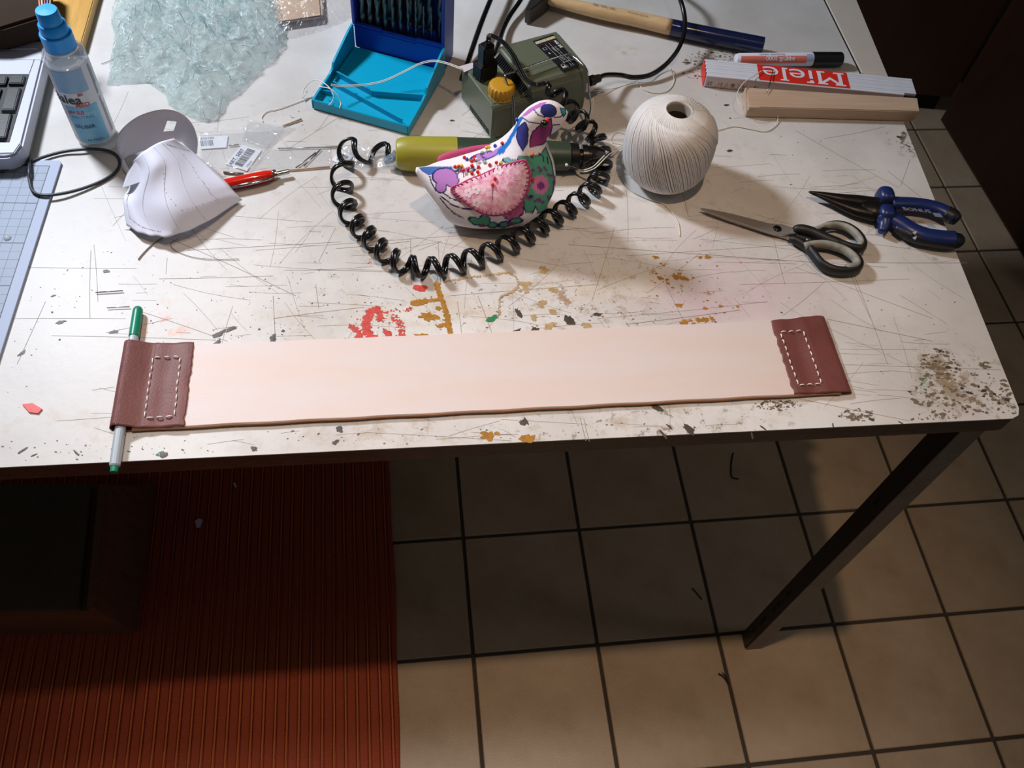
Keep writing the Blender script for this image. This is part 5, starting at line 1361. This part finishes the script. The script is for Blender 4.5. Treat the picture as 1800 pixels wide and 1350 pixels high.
for k in range(52):
    z = .012 + k * .00146
    if 27 < k < 30: continue
    w__ = .0046 if k < 22 or k > 36 else .0034
    for l_ in range(1):
        g = wrapf(.0152, .0152 + w__ * random.uniform(.7, 1), z, z + .0006, RB + .0005, 3); bars.add(g.v, g.f)
o = build('small_print', bars, mat('grey fine print', (116, 126, 146), .5), bo); o['kind'] = 'stuff'

# ------------------------------------------------------------------ laptop, cutting mat, thin cable
MT['silver'] = mat('silver laptop plastic', (192, 194, 208), .40, metal=.0, bump=.04, bscale=900); MT['silver_edge'] = mat('laptop side', (140, 150, 142), .45)
MT['key'] = mat('charcoal key', (28, 30, 33), .42, bump=.1, bscale=800); MT['keybed'] = mat('black key bed', (9, 9, 10), .6)
HZ = .0215
lt = thing('laptop', P(0, 200), 'silver laptop with charcoal keys at the left edge of the table', 'laptop')
def LPt(u, v, z=HZ): p = P(u, v, z); return (p.x, p.y)
xr = LPt(84, 72)[0]; yt = LPt(40, 71)[1]; c0 = LPt(37, 262); 
ol = [(-1.30, LPt(10, 275)[1]), LPt(8, 276), LPt(20, 274), LPt(31, 266), LPt(39, 254), LPt(83, 76), LPt(78, 71), (-1.30, yt)]
build('base', prism(ol, H + .004, H + HZ, .0022, 3), MT['silver'], lt)
ol2 = [(p[0] - (.0010 if i not in (0, 7) else 0), p[1]) for i, p in enumerate(ol)]
build('lower_shell', prism(ol2, H + .0004, H + .0050, .001, 2), MT['silver_edge'], lt)
def lquad(name, px, z0, z1, mt, bev=.0):
    c = [P(u, v, z1) for u, v in px]
    return build(name, hexa([Vector((p.x, p.y, H + z0)) for p in c] + [Vector((p.x, p.y, H + z1)) for p in c], bev), mt, lt)
lquad('palm_rest', ((-60, 271), (24, 269), (37, 250), (-60, 251)), HZ - .001, HZ + .0012, MT['silver'], .0008)
lquad('key_bed', ((-60, 249), (16, 249), (51, 130), (-60, 130)), HZ - .001, HZ + .0006, MT['keybed'])
lquad('seam', ((-60, 86.5), (66, 85.5), (66, 84.8), (-60, 85.8)), HZ, HZ + .0005, MT['label_white'])
lquad('seam', ((-60, 103.5), (80, 104.5), (80, 103.8), (-60, 102.8)), HZ, HZ + .0005, MT['label_white'])
lquad('seam', ((51, 129), (60, 104), (60.6, 104), (51.6, 129)), HZ, HZ + .0004, MT['slot'])
def key(px, name='key'):
    zt = HZ + .0040; c = [P(u, v, zt) for u, v in px]; ce = sum(c, Vector()) / 4
    lo = [ce + (Vector((p.x, p.y, ce.z)) - ce) * 1.22 for p in c]
    return build(name, hexa([Vector((p.x, p.y, H + HZ + .0006)) for p in lo] + [Vector((p.x, p.y, H + zt)) for p in c], .0007, 2), MT['key'], lt)
key(((15, 146), (38, 146), (42, 132), (20, 132))); key(((-14, 147), (8, 147), (12, 133), (-9, 133)))
key(((3, 192), (24, 192), (34, 155), (14, 155))); key(((-24, 170), (-4, 170), (1, 155), (-18, 155))); key(((-30, 195), (-10, 195), (-5, 178), (-24, 178)))
key(((-12, 240), (8, 240), (18, 200), (-1, 200))); key(((-46, 218), (-22, 218), (-16, 203), (-40, 203))); key(((-50, 242), (-26, 242), (-22, 226), (-46, 226)))

def mat_grid():
    m = bpy.data.materials.new('grey blue cutting mat with grid'); m.use_nodes = True; nt = m.node_tree; b = nt.nodes['Principled BSDF']; b.inputs['Roughness'].default_value = .55
    tc = nt.nodes.new('ShaderNodeTexCoord'); sp = nt.nodes.new('ShaderNodeSeparateXYZ'); nt.links.new(tc.outputs['Object'], sp.inputs[0])
    def mth(op, a, b_=None):
        n = nt.nodes.new('ShaderNodeMath'); n.operation = op
        for k, x in enumerate((a, b_)):
            if x is None: continue
            if isinstance(x, (int, float)): n.inputs[k].default_value = x
            else: nt.links.new(x, n.inputs[k])
        return n.outputs[0]
    def lines(c, per, wd):
        return mth('LESS_THAN', mth('ABSOLUTE', mth('SUBTRACT', mth('FRACT', mth('ADD', mth('DIVIDE', c, per), 100.5)), .5)), wd / per / 2)
    X, Y = sp.outputs[0], sp.outputs[1]
    inside = mth('MULTIPLY', mth('LESS_THAN', X, .0004), mth('LESS_THAN', Y, .0004))
    fine = mth('MULTIPLY', mth('MAXIMUM', lines(X, .0098, .0004), lines(Y, .0098, .0004)), inside)
    thk = mth('MULTIPLY', mth('MAXIMUM', lines(X, .049, .0009), lines(Y, .049, .0009)), inside)
    nz = nt.nodes.new('ShaderNodeTexNoise'); nz.inputs['Scale'].default_value = 40; nt.links.new(tc.outputs['Object'], nz.inputs[0])
    def mix(f, a, c):
        n = nt.nodes.new('ShaderNodeMix'); n.data_type = 'RGBA'; nt.links.new(f, n.inputs[0])
        for k, x in ((6, a), (7, c)):
            if isinstance(x, tuple): n.inputs[k].default_value = (*x, 1)
            else: nt.links.new(x, n.inputs[k])
        return n.outputs[2]
    mg = mth('MAXIMUM', mth('GREATER_THAN', X, .0004), mth('GREATER_THAN', Y, .0004))
    c = mix(nz.outputs[0], lin((150, 160, 180)), lin((134, 146, 166))); c = mix(mg, c, lin((158, 168, 192)))
    c = mix(fine, c, lin((66, 76, 94))); c = mix(thk, c, lin((24, 30, 42)))
    nt.links.new(c, b.inputs['Base Color']); return m
cmx, cmy = P(107, 290).x, P(80, 285.5).y
dx_ = P(0, 640).x - P(108, 300).x
yaw = math.atan2(-dx_, -(P(0, 640).y - P(108, 300).y)) * -1
gm = M(); gx0, gy0 = .0095, .0080
ptsm = [(-.40, -.30), (gx0, -.30), (gx0, gy0 - .003), (gx0 - .001, gy0 - .001), (gx0 - .003, gy0), (-.40, gy0)]
pm = prism(ptsm, 0, .0026, .0003, 1)
cm_ = build('cutting_mat', M().add(pm.v, pm.f), mat_grid())
for v, q_ in zip(cm_.data.vertices, pm.v): v.co = q_
cm_.location = (cmx - gx0 + .001, cmy - gy0, H + .0002); cm_.rotation_euler = (0, 0, math.atan2(dx_, .2317))
tag(cm_, 'grey blue gridded cutting mat at the left front of the table', 'mat')
wire('thin_cable', [(-30, 308, .005), (20, 296, .0045), (50, 286, .004), (80, 275, .003), (110, 267, .003), (140, 263, .004), (165, 262, .0035), (190, 265, .0025), (206, 274, .002), (210, 290, .002), (200, 305, .002), (175, 320, .002), (140, 333, .003), (105, 341, .0045), (75, 343, .0052), (58, 336, .0052), (52, 318, .0052), (51, 300, .008), (52, 284, .006), (50, 272, .004), (47, 262, .003)],
     .0015, mat('dark grey green cable', (48, 54, 58), .4), 'thin dark cable looping from laptop over the cutting mat', 'cable')
wire('thin_cable', [(-30, 289, .005), (0, 290, .005), (22, 290, .005), (36, 284, .004), (40, 276, .003)], .0013, mat('dark cable', (48, 54, 52), .4), 'short dark cable end under the front edge of the laptop', 'cable')
tag(build('glue_blob', sphere(P(13, 418, .003), .0035, 14, 8, .5), film('clear glue', (225, 235, 240), .5, .05), smooth=True), 'clear drop of glue on the cutting mat', 'glue')

# ------------------------------------------------------------------ curled paper, red ballpoint, price cards, rods
MT['paper'] = mat('white paper', (224, 224, 238), .75, bump=.12, bscale=60); MT['pencil'] = mat('pencil marks', (96, 92, 100), .7)
pp_ = thing('paper_sheet', P(300, 330), 'curled white paper pattern with dotted pencil lines, standing as an open roll', 'paper')
rows = [[(234, 283, .036), (250, 268, .047), (278, 251, .050), (305, 243, .046)],
        [(232, 305, .020), (262, 300, .042), (300, 282, .043), (345, 272, .028)],
        [(226, 330, .012), (250, 340, .026), (302, 335, .034), (392, 315, .018)],
        [(217, 352, .014), (246, 372, .016), (310, 372, .026), (410, 335, .012)],
        [(222, 396, .004), (262, 413, .010), (325, 408, .012), (426, 352, .004)]]
pf_ = patch([[P(*p) for p in r] for r in rows])
def pfn(s, t):
    p = pf_(s, t); e_ = min(t * 4, 1)
    return p + Vector((0, 0, .0016 * noise.noise(Vector((s * 5, t * 4, .3))) * e_)) + Vector((0, -.003 * noise.noise(Vector((s * 9, 2.2, 0))) * (t > .97), 0))
build('flap', thick(gridsurf(pfn, 40, 40), .0002), MT['paper'], pp_, smooth=True)
top = [(206, 262, .018), (206, 240, .034), (222, 219, .048), (250, 201, .056), (288, 192, .058), (318, 199, .054), (338, 219, .044), (347, 246, .030), (346, 270, .016)]
bot = [(236, 314, .002), (222, 305, .003), (214, 288, .008), (222, 276, .016), (262, 262, .020), (300, 250, .018), (318, 250, .010), (330, 262, .005), (340, 274, .003)]
top_ = [P(*p) for p in top]; bot_ = [P(*p) for p in bot]
def rfn(s, t):
    if abs(t - .5) < 1e-9: pass
    return cm1(top_, s).lerp(cm1(bot_, s), t)
rg = gridsurf(rfn, 60, 10)
rg.f = [f for f in rg.f if not (all(33 <= (i % 61) <= 37 for i in f) and all(3 <= (i // 61) <= 6 for i in f))]
build('roll', thick(rg, .0002), MT['paper'], pp_, smooth=True)
pd = M()
def dots(s0, t0, s1, t1, n_):
    for k in range(n_):
        s, t = s0 + (s1 - s0) * k / n_ + random.uniform(-.006, .006), t0 + (t1 - t0) * k / n_
        if not (0 < s < 1 and 0 < t < 1): continue
        p = pfn(s, t); n2 = (pfn(s + .01, t) - p).cross(pfn(s, t + .01) - p).normalized()
        if n2.z < 0: n2 = -n2
        u_ = n2.orthogonal().normalized(); v_ = n2.cross(u_); r_ = random.uniform(.0002, .0005)
        pd.add([p + n2 * .0003 + (u_ * math.cos(a * 1.257) + v_ * math.sin(a * 1.257)) * r_ for a in range(5)], [(0, 1, 2, 3, 4)])
dots(.06, .35, .10, .9, 40); dots(.1, .9, .5, .95, 24); dots(.85, .2, .9, .85, 30); dots(.55, .3, .72, .8, 12); dots(.78, .05, .98, .2, 26); dots(.7, .75, .95, .8, 12)
o = build('pencil_mark', pd, MT['pencil'], pp_); o['kind'] = 'stuff'
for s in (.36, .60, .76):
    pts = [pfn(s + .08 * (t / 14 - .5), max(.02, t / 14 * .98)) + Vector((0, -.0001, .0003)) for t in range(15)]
    build('crease_shading', tube(pts, .00016, 4), mat('fold shade', (196, 196, 212), .8), pp_)

MT['red_clear'] = mat('glossy red plastic', (214, 34, 16), .12, coat=.6)
ra = P(372, 330, .0055); rb = P(509, 301, .0060); rd_ = (rb - ra).normalized(); RL = (rb - ra).length
bp_ = thing('ballpoint_pen', ra.lerp(rb, .5), 'red click ballpoint pen with silver clip half under the paper', 'pen')
def rp_(name, prof, mt): return build(name, axial(ra, rb, prof, 24), mt, bp_, smooth=True, auto=.5)
rp_('barrel', [(0, .0048), (.0005, .0054), (RL * .45, .0058), (RL * .70, .0055), (RL - .0165, .0043), (RL - .0160, .0040)], MT['red_clear'])
rp_('collar', [(RL - .0165, .0046), (RL - .0160, .0048), (RL - .0128, .0046), (RL - .0124, .0030)], MT['chrome'])
rp_('push_button', [(RL - .0125, .0023), (RL - .0008, .0023), (RL, .0016)], MT['chrome'])
sdw = Vector((0, -.9, .25)).normalized() * .0058
build('clip', tube([rb - rd_ * .0145 + sdw * .6, rb - rd_ * .020 + sdw * 1.15, rb - rd_ * .034 + sdw * 1.32, rb - rd_ * .058 + sdw * 1.36], [.0014, .0017, .0019, .0018], 10, up=Vector((0, 0, 1)), flat=.7), MT['chrome'], bp_, smooth=True)

def card(px, z, label, texts, barsq=None, name='price_card'):
    c = [P(u, v, z) for u, v in px]; c = [Vector((p.x, p.y, H + z)) for p in c]
    t = thing(name, sum(c, Vector()) / 4, label, 'label card')
    build('card', hexa([p - Vector((0, 0, .0006)) for p in c] + c, .0002, 1), MT['label_white'], t)
    ex = (c[1] - c[0]); ey = (c[3] - c[0]); exn = ex.normalized(); eyn = (ey - exn * ey.dot(exn)).normalized()
    f_ = lambda s, t_: c[0].lerp(c[1], s) + ey * t_ + Vector((0, 0, .0002))
    for (s, a, b, sz) in texts: build('lettering', place(text(s, sz), f_(a, b), exn, eyn), MT['ink_navy'], t)
    if barsq:
        a0_, a1_, b0_, b1_ = barsq; x = a0_; bm2 = M()
        while x < a1_:
            w__ = random.choice((.008, .014, .024)); bm2.add([f_(x, b0_), f_(x + w__, b0_), f_(x + w__, b1_), f_(x, b1_)], [(0, 1, 2, 3)]); x += w__ + random.choice((.008, .016, .024))
        o = build('barcode', bm2, MT['ink'], t); o['kind'] = 'stuff'
    return t
card(((353, 262), (398, 259), (401, 238), (349, 240)), .0014, 'white barcode card beside the paper roll, upper of the two', [('500580', .32, .80, .0045)], (.03, .5, .2, .65))
card(((396, 288), (434, 301), (460, 264), (425, 254)), .0012, 'white barcode card tilted above the red ballpoint pen', [], None)
c = [P(u, v, .0012) for u, v in ((396, 288), (434, 301), (460, 264), (425, 254))]
ex = (c[3] - c[0]); ey = (c[0] - c[1]) * -1
t_c = [o for o in bpy.data.objects if o.get('label', '').startswith('white barcode card tilted')][0]
exn = ex.normalized(); eyn = Vector((-exn.y, exn.x, 0))
g0 = lambda s, t_: c[0] + ex * s + (c[1] - c[0]) * t_ + Vector((0, 0, .0004))
build('lettering', place(text('ART. 5007', .0056, .0001), g0(.42, .20), exn, eyn), MT['ink_navy'], t_c)
build('lettering', place(text('2,0mm', .0036), g0(.30, .86), exn, eyn), MT['ink_navy'], t_c)
bm2 = M(); x = .10
while x < .9:
    w__ = random.choice((.010, .018, .03)); bm2.add([g0(x, .34), g0(x + w__, .34), g0(x + w__, .70), g0(x, .70)], [(0, 1, 2, 3)]); x += w__ + random.choice((.012, .02, .03))
o = build('barcode', bm2, MT['ink'], t_c); o['kind'] = 'stuff'
card(((583, 282), (606, 292), (622, 275), (598, 262)), .0010, 'small white barcode card lying inside the first bend of the coiled lead', [], (.25, .8, .2, .75))
MT['sleeve'] = film('thin clear sleeve', (232, 234, 238), .10, .12, .5, 60, .002, .10)
def sheet(px, z, label, wob=.0012, n=26, name='plastic_sleeve'):
    c = [P(u, v, z) for u, v in px]
    g = gridsurf(lambda s, t: c[0].lerp(c[1], s).lerp(c[3].lerp(c[2], s), t) + Vector((0, 0, wob * (1 + noise.noise(Vector((s * 5, t * 4, len(label)))) + .5 * noise.noise(Vector((s * 14, t * 14, 5)))))), n, n)
    return tag(build(name, thick(g, .00012), MT['sleeve'], smooth=True), label, 'sleeve')
sheet(((352, 296), (440, 300), (500, 225), (352, 234)), .0016, 'clear plastic sleeve around the two barcode cards')
sheet(((436, 298), (584, 293), (580, 256), (470, 262)), .0008, 'clear plastic sleeve with thin steel rods right of the red pen')
sheet(((424, 246), (468, 262), (520, 225), (436, 212)), .0006, 'folded clear sleeve flap behind the tilted barcode card')
sheet(((612, 300), (700, 300), (694, 262), (600, 262)), .0010, 'crumpled clear sleeve under the end of the coiled lead', .004)
MT['rod'] = mat('thin steel rod', (150, 146, 138), .3, metal=.9)
for (a, b, lab, r_) in (((520, 295), (555, 268), 'thin steel rod, left of the crossing pair in the sleeve', .0006), ((534, 292), (564, 262), 'thin steel rod, right of the crossing pair in the sleeve', .0006), ((489, 261), (600, 258), 'long thin steel rod along the rear edge of the sleeve', .0006),
                    ((497, 221), (530, 209), 'pale thin stick behind the sleeve flap', .0009), ((393, 303), (428, 306), 'thin grey rod lying between paper and red pen', .0012), ((402, 256), (420, 254), 'short grey rod beside the upper barcode card', .0007), ((505, 299), (580, 293), 'cream coloured stick reaching from the pen to the coiled lead', .0009),
                    ((168, 514), (216, 511), 'dark steel needle lying left of the green pen cap', .0005), ((188, 541), (228, 539), 'small brown needle near the green pen cap', .0004)):
    tag(build('thin_rod', tube([P(*a, .0016 if a[0] < 490 or a[0] > 500 else .0014), P(*b, .0016)], r_, 8), MT['rod'] if 'cream' not in lab and 'pale' not in lab else MT['balsa'], smooth=True), lab, 'rod')

tri = [P(240, 283, .036), P(256, 318, .030), P(216, 331, .018), P(224, 306, .020)]
build('folded_corner', thick(M().add([tuple(q_ + Vector((0, -.0005, .0012))) for q_ in tri], [(0, 1, 2, 3)]), .0002), MT['paper'], pp_)
# ------------------------------------------------------------------ crumpled plastic bags
def bag(name, poly, mt, label, h0, hn, sc, cell, seed, zb=.0006, layers=1):
    c = [P(u, v) for u, v in poly]; xs_ = [p.x for p in c]; ys_ = [p.y for p in c]
    x0, x1, y0, y1 = min(xs_), max(xs_), min(ys_), max(ys_); nx = int((x1 - x0) / cell) + 2; ny = int((y1 - y0) / cell) + 2
    gx = x0 + np.arange(nx) * cell; gy = y0 + np.arange(ny) * cell; XX, YY = np.meshgrid(gx, gy)
    ins = np.zeros(XX.shape, bool); dist = np.full(XX.shape, 1e9); n = len(c)
    for i in range(n):
        a, b = c[i], c[(i + 1) % n]; ex, ey = b.x - a.x, b.y - a.y; t = np.clip(((XX - a.x) * ex + (YY - a.y) * ey) / (ex * ex + ey * ey), 0, 1)
        dist = np.minimum(dist, np.hypot(XX - a.x - t * ex, YY - a.y - t * ey))
        if a.y != b.y: ins ^= ((a.y > YY) != (b.y > YY)) & (XX < (b.x - a.x) * (YY - a.y) / (b.y - a.y) + a.x)
    sd = np.where(ins, dist, -dist)
    # folds: nearest-plane facets of random tilted planes give sharp creases
    rs = np.random.RandomState(seed)
    def facets(freq):
        nn = int(max(6, ((x1 - x0) * (y1 - y0)) * freq * freq)); px = rs.uniform(x0, x1, nn); py = rs.uniform(y0, y1, nn); tx = rs.normal(0, 1, nn); ty = rs.normal(0, 1, nn); hz = rs.normal(0, 1, nn)
        best = np.full(XX.shape, 1e9); out = np.zeros(XX.shape); sec = np.full(XX.shape, 1e9); out2 = np.zeros(XX.shape)
        for k in range(nn):
            d = (XX - px[k]) ** 2 + (YY - py[k]) ** 2; v = hz[k] * .6 + (tx[k] * (XX - px[k]) + ty[k] * (YY - py[k])) * freq
            m1 = d < best; m2 = (~m1) & (d < sec)
            sec = np.where(m1, best, np.where(m2, d, sec)); out2 = np.where(m1, out, np.where(m2, v, out2))
            best = np.where(m1, d, best); out = np.where(m1, v, out)
        w__ = np.clip((np.sqrt(sec) - np.sqrt(best)) * freq * 3.0, 0, 1) * .5 + .5
        return out * w__ + out2 * (1 - w__)
    Z = facets(sc) * hn + facets(sc * 2.4) * hn * .42 + facets(sc * 5) * hn * .16
    env = np.clip(sd / .035, 0, 1) ** .6
    Z = zb + np.maximum(0, (h0 + Z) * env + .0008 * np.abs(facets(sc * 3)))
    m = M(); idx = -np.ones(XX.shape, int); ok = sd > -cell
    for j in range(ny):
        for i in range(nx):
            if ok[j, i]:
                idx[j, i] = len(m.v); m.v.append((XX[j, i], YY[j, i], H + float(Z[j, i])))
    for j in range(ny - 1):
        for i in range(nx - 1):
            q_ = (idx[j, i], idx[j, i + 1], idx[j + 1, i + 1], idx[j + 1, i])
            if min(q_) >= 0: m.f.append(q_)
    return build(name, m, mt, smooth=False)
MT['aqua_film'] = film('pale aqua crinkled film', (214, 246, 244), .16, .18, 1.0, 160, .004, .10)
MT['clear_film'] = film('clear crinkled film', (236, 234, 232), .10, .18, .8, 90, .003, .18)
bagp = [(212, -20), (196, 40), (203, 62), (200, 88), (190, 150), (222, 148), (262, 146), (292, 168), (298, 186), (322, 200), (352, 214), (373, 213), (392, 196), (402, 176), (430, 158), (452, 128), (480, 104), (500, 80), (506, 40), (500, -20)]
pb1 = thing('plastic_bag', P(340, 90), 'crumpled pale aqua plastic packaging between spray bottle and drill case', 'plastic bag')
for k, (nm, hh, hn_, sd_, mt_) in enumerate((('upper_film', .032, .0085, 3, 'aqua_film'), ('lower_film', .012, .0050, 8, 'aqua_film'))):
    o = bag(nm, bagp, MT[mt_], '', hh, hn_, 56, .0017, sd_)
    if k == 0:
        sf = [o.location + v.co for v in o.data.vertices]; bt_ = BVHTree.FromPolygons(sf, [tuple(f.vertices) for f in o.data.polygons])
    loc = o.location.copy(); o.parent = pb1; o.location = loc - pb1.location
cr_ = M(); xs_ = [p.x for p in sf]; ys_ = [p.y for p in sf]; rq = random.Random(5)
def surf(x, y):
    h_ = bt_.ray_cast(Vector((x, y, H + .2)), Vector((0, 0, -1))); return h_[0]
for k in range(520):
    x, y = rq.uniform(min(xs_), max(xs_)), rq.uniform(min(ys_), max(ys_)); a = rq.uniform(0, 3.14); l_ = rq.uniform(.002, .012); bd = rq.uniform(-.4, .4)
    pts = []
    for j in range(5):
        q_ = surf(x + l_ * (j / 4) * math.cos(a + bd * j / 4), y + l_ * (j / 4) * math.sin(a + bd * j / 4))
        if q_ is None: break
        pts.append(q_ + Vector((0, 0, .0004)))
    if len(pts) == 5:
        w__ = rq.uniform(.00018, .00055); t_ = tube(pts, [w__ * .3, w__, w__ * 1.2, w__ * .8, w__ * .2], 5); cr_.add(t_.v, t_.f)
o = build('crease_shading', cr_, mat('painted film glint', (246, 250, 255), .15, coat=.8), pb1, smooth=True); o['kind'] = 'stuff'  # pale tubes strewn over the film as painted lamp glints
clp = [(455, -20), (470, 30), (476, 72), (520, 66), (570, 52), (622, 30), (628, -20)]
tag(bag('clear_bag', clp, MT['clear_film'], '', .016, .0034, 34, .0022, 21), 'clear thin plastic bag behind the left side of the drill case', 'plastic bag')
tag(build('tan_parcel', hexa([P(485, 44, .0004), P(572, 32, .0004), P(566, -25, .0004), P(480, -20, .0004)] + [P(u, v, .010) for u, v in ((487, 40), (566, 28), (562, -28), (482, -22))], .002), mat('tan paper wrapping', (196, 166, 140), .7, bump=.3, bscale=60)), 'tan paper parcel inside the clear bag', 'parcel')

# ------------------------------------------------------------------ things at the upper left corner
MT['pine'] = mat('varnished pine', (206, 160, 84), .4, bump=.08, bscale=80, stretch=(10, 1, 10), var_rgb=(188, 140, 66), vscale=12)
MT['dark_wood'] = mat('dark brown box lid', (52, 38, 28), .8, spec=.15, var=.2, vscale=12)
q_ = [P(143, 76, .012), P(60, 80, .012), P(40, -40, .012), P(176, -40, .012)]
tag(build('pine_board', hexa([Vector((p.x, p.y, H + .0006)) for p in q_] + q_, .001), MT['pine']), 'varnished pine board lying behind the blue spray cap', 'board')
q_ = [P(-120, 66, .008), P(78, 62, .008), P(78, 45, .008), P(-120, 20, .008)]
tag(build('brown_strip', hexa([Vector((p.x, p.y, H + .0006)) for p in q_] + q_, .001), mat('reddish brown wood', (130, 84, 62), .5)), 'reddish brown wooden strip behind the laptop', 'wood')
q_ = [P(-120, 50, .050), P(0, 50, .050), P(78, 26, .050), P(80, -60, .050), P(-120, -60, .050)]
def lower(p): return (p.x, p.y)
tag(build('dark_case', prism([lower(p) for p in q_], H + .0240, H + .050, .003), MT['dark_wood']), 'dark brown case standing behind the laptop at the upper left', 'case')
tag(build('case_shade', prism([(p.x - .012, p.y + .012) for p in q_], H + .0125, H + .0240, .001), MT['slot']), 'black block painted as the shade below the dark brown case', 'base')  # added black block, the shadow under the case put into its colour
for k, (c_, lab) in enumerate((((206, 130, 90), 'leftmost'), ((230, 190, 150), 'second from the left'), ((170, 60, 60), 'middle'), ((96, 120, 190), 'second from the right'), ((210, 150, 90), 'rightmost'))):
    a = P(66 + k * 6, -22, .080); b = P(70 + k * 4.4, 12, .078)
    tag(build('thin_skewer', tube([a, b], .0008, 6), mat('stick %d' % k, c_, .5)), 'thin coloured stick above the blue spray cap, %s of five' % lab, 'stick', 'thin sticks above the spray cap')

# ------------------------------------------------------------------ small litter
def scrap(name, pts, z0, z1, mt, label, cat, fn=P):
    c = [fn(u, v) for u, v in pts]; zb_ = c[0].z
    return tag(build(name, prism([(p.x, p.y) for p in c], zb_ + z0, zb_ + z1), mt), label, cat)
scrap('red_scrap', [(40, 712), (58, 710), (75, 720), (68, 728), (52, 726)], .0003, .0014, MT['red_print'], 'small red scrap at the left front of the table', 'scrap')
scrap('paper_scrap', [(347, 931), (345, 920), (352, 915), (358, 918), (354, 931)], .0078, .0092, MT['paper'], 'white paper scrap on the dark part of the rug', 'scrap', G)
scrap('paper_scrap', [(411, 853), (414, 852), (418, 859), (415, 861)], .0078, .0088, MT['paper'], 'tiny white scrap on the rug just below the table edge', 'scrap', G)
MT['dark_thread'] = mat('dark thread', (30, 26, 24), .7)
def fw_(pts, r, lab): tag(build('dark_thread', tube(catmull([G(u, v, .0016) for u, v in pts], 6), r, 6), MT['dark_thread'], smooth=True), lab, 'thread')
fw_([(1289, 796), (1286, 810), (1285, 826), (1287, 839), (1299, 842)], .0013, 'hooked dark thread on the tile under the table edge')
fw_([(1217, 1034), (1225, 1043), (1234, 1054)], .0011, 'short dark thread on the tile left of the table leg')
fw_([(1263, 1184), (1272, 1190), (1280, 1201)], .0013, 'frayed dark fibre on the grout below the table leg')
fw_([(1270, 1182), (1276, 1190), (1281, 1203)], .0008, 'second strand of the frayed fibre below the table leg')
wire('cobweb_thread', [(222, 92, .002), (205, 100, .001), (190, 108, .001), (178, 112, .001)], .0003, mat('grey hair', (120, 116, 116)), 'fine grey hair between spray bottle and aqua packaging', 'hair')
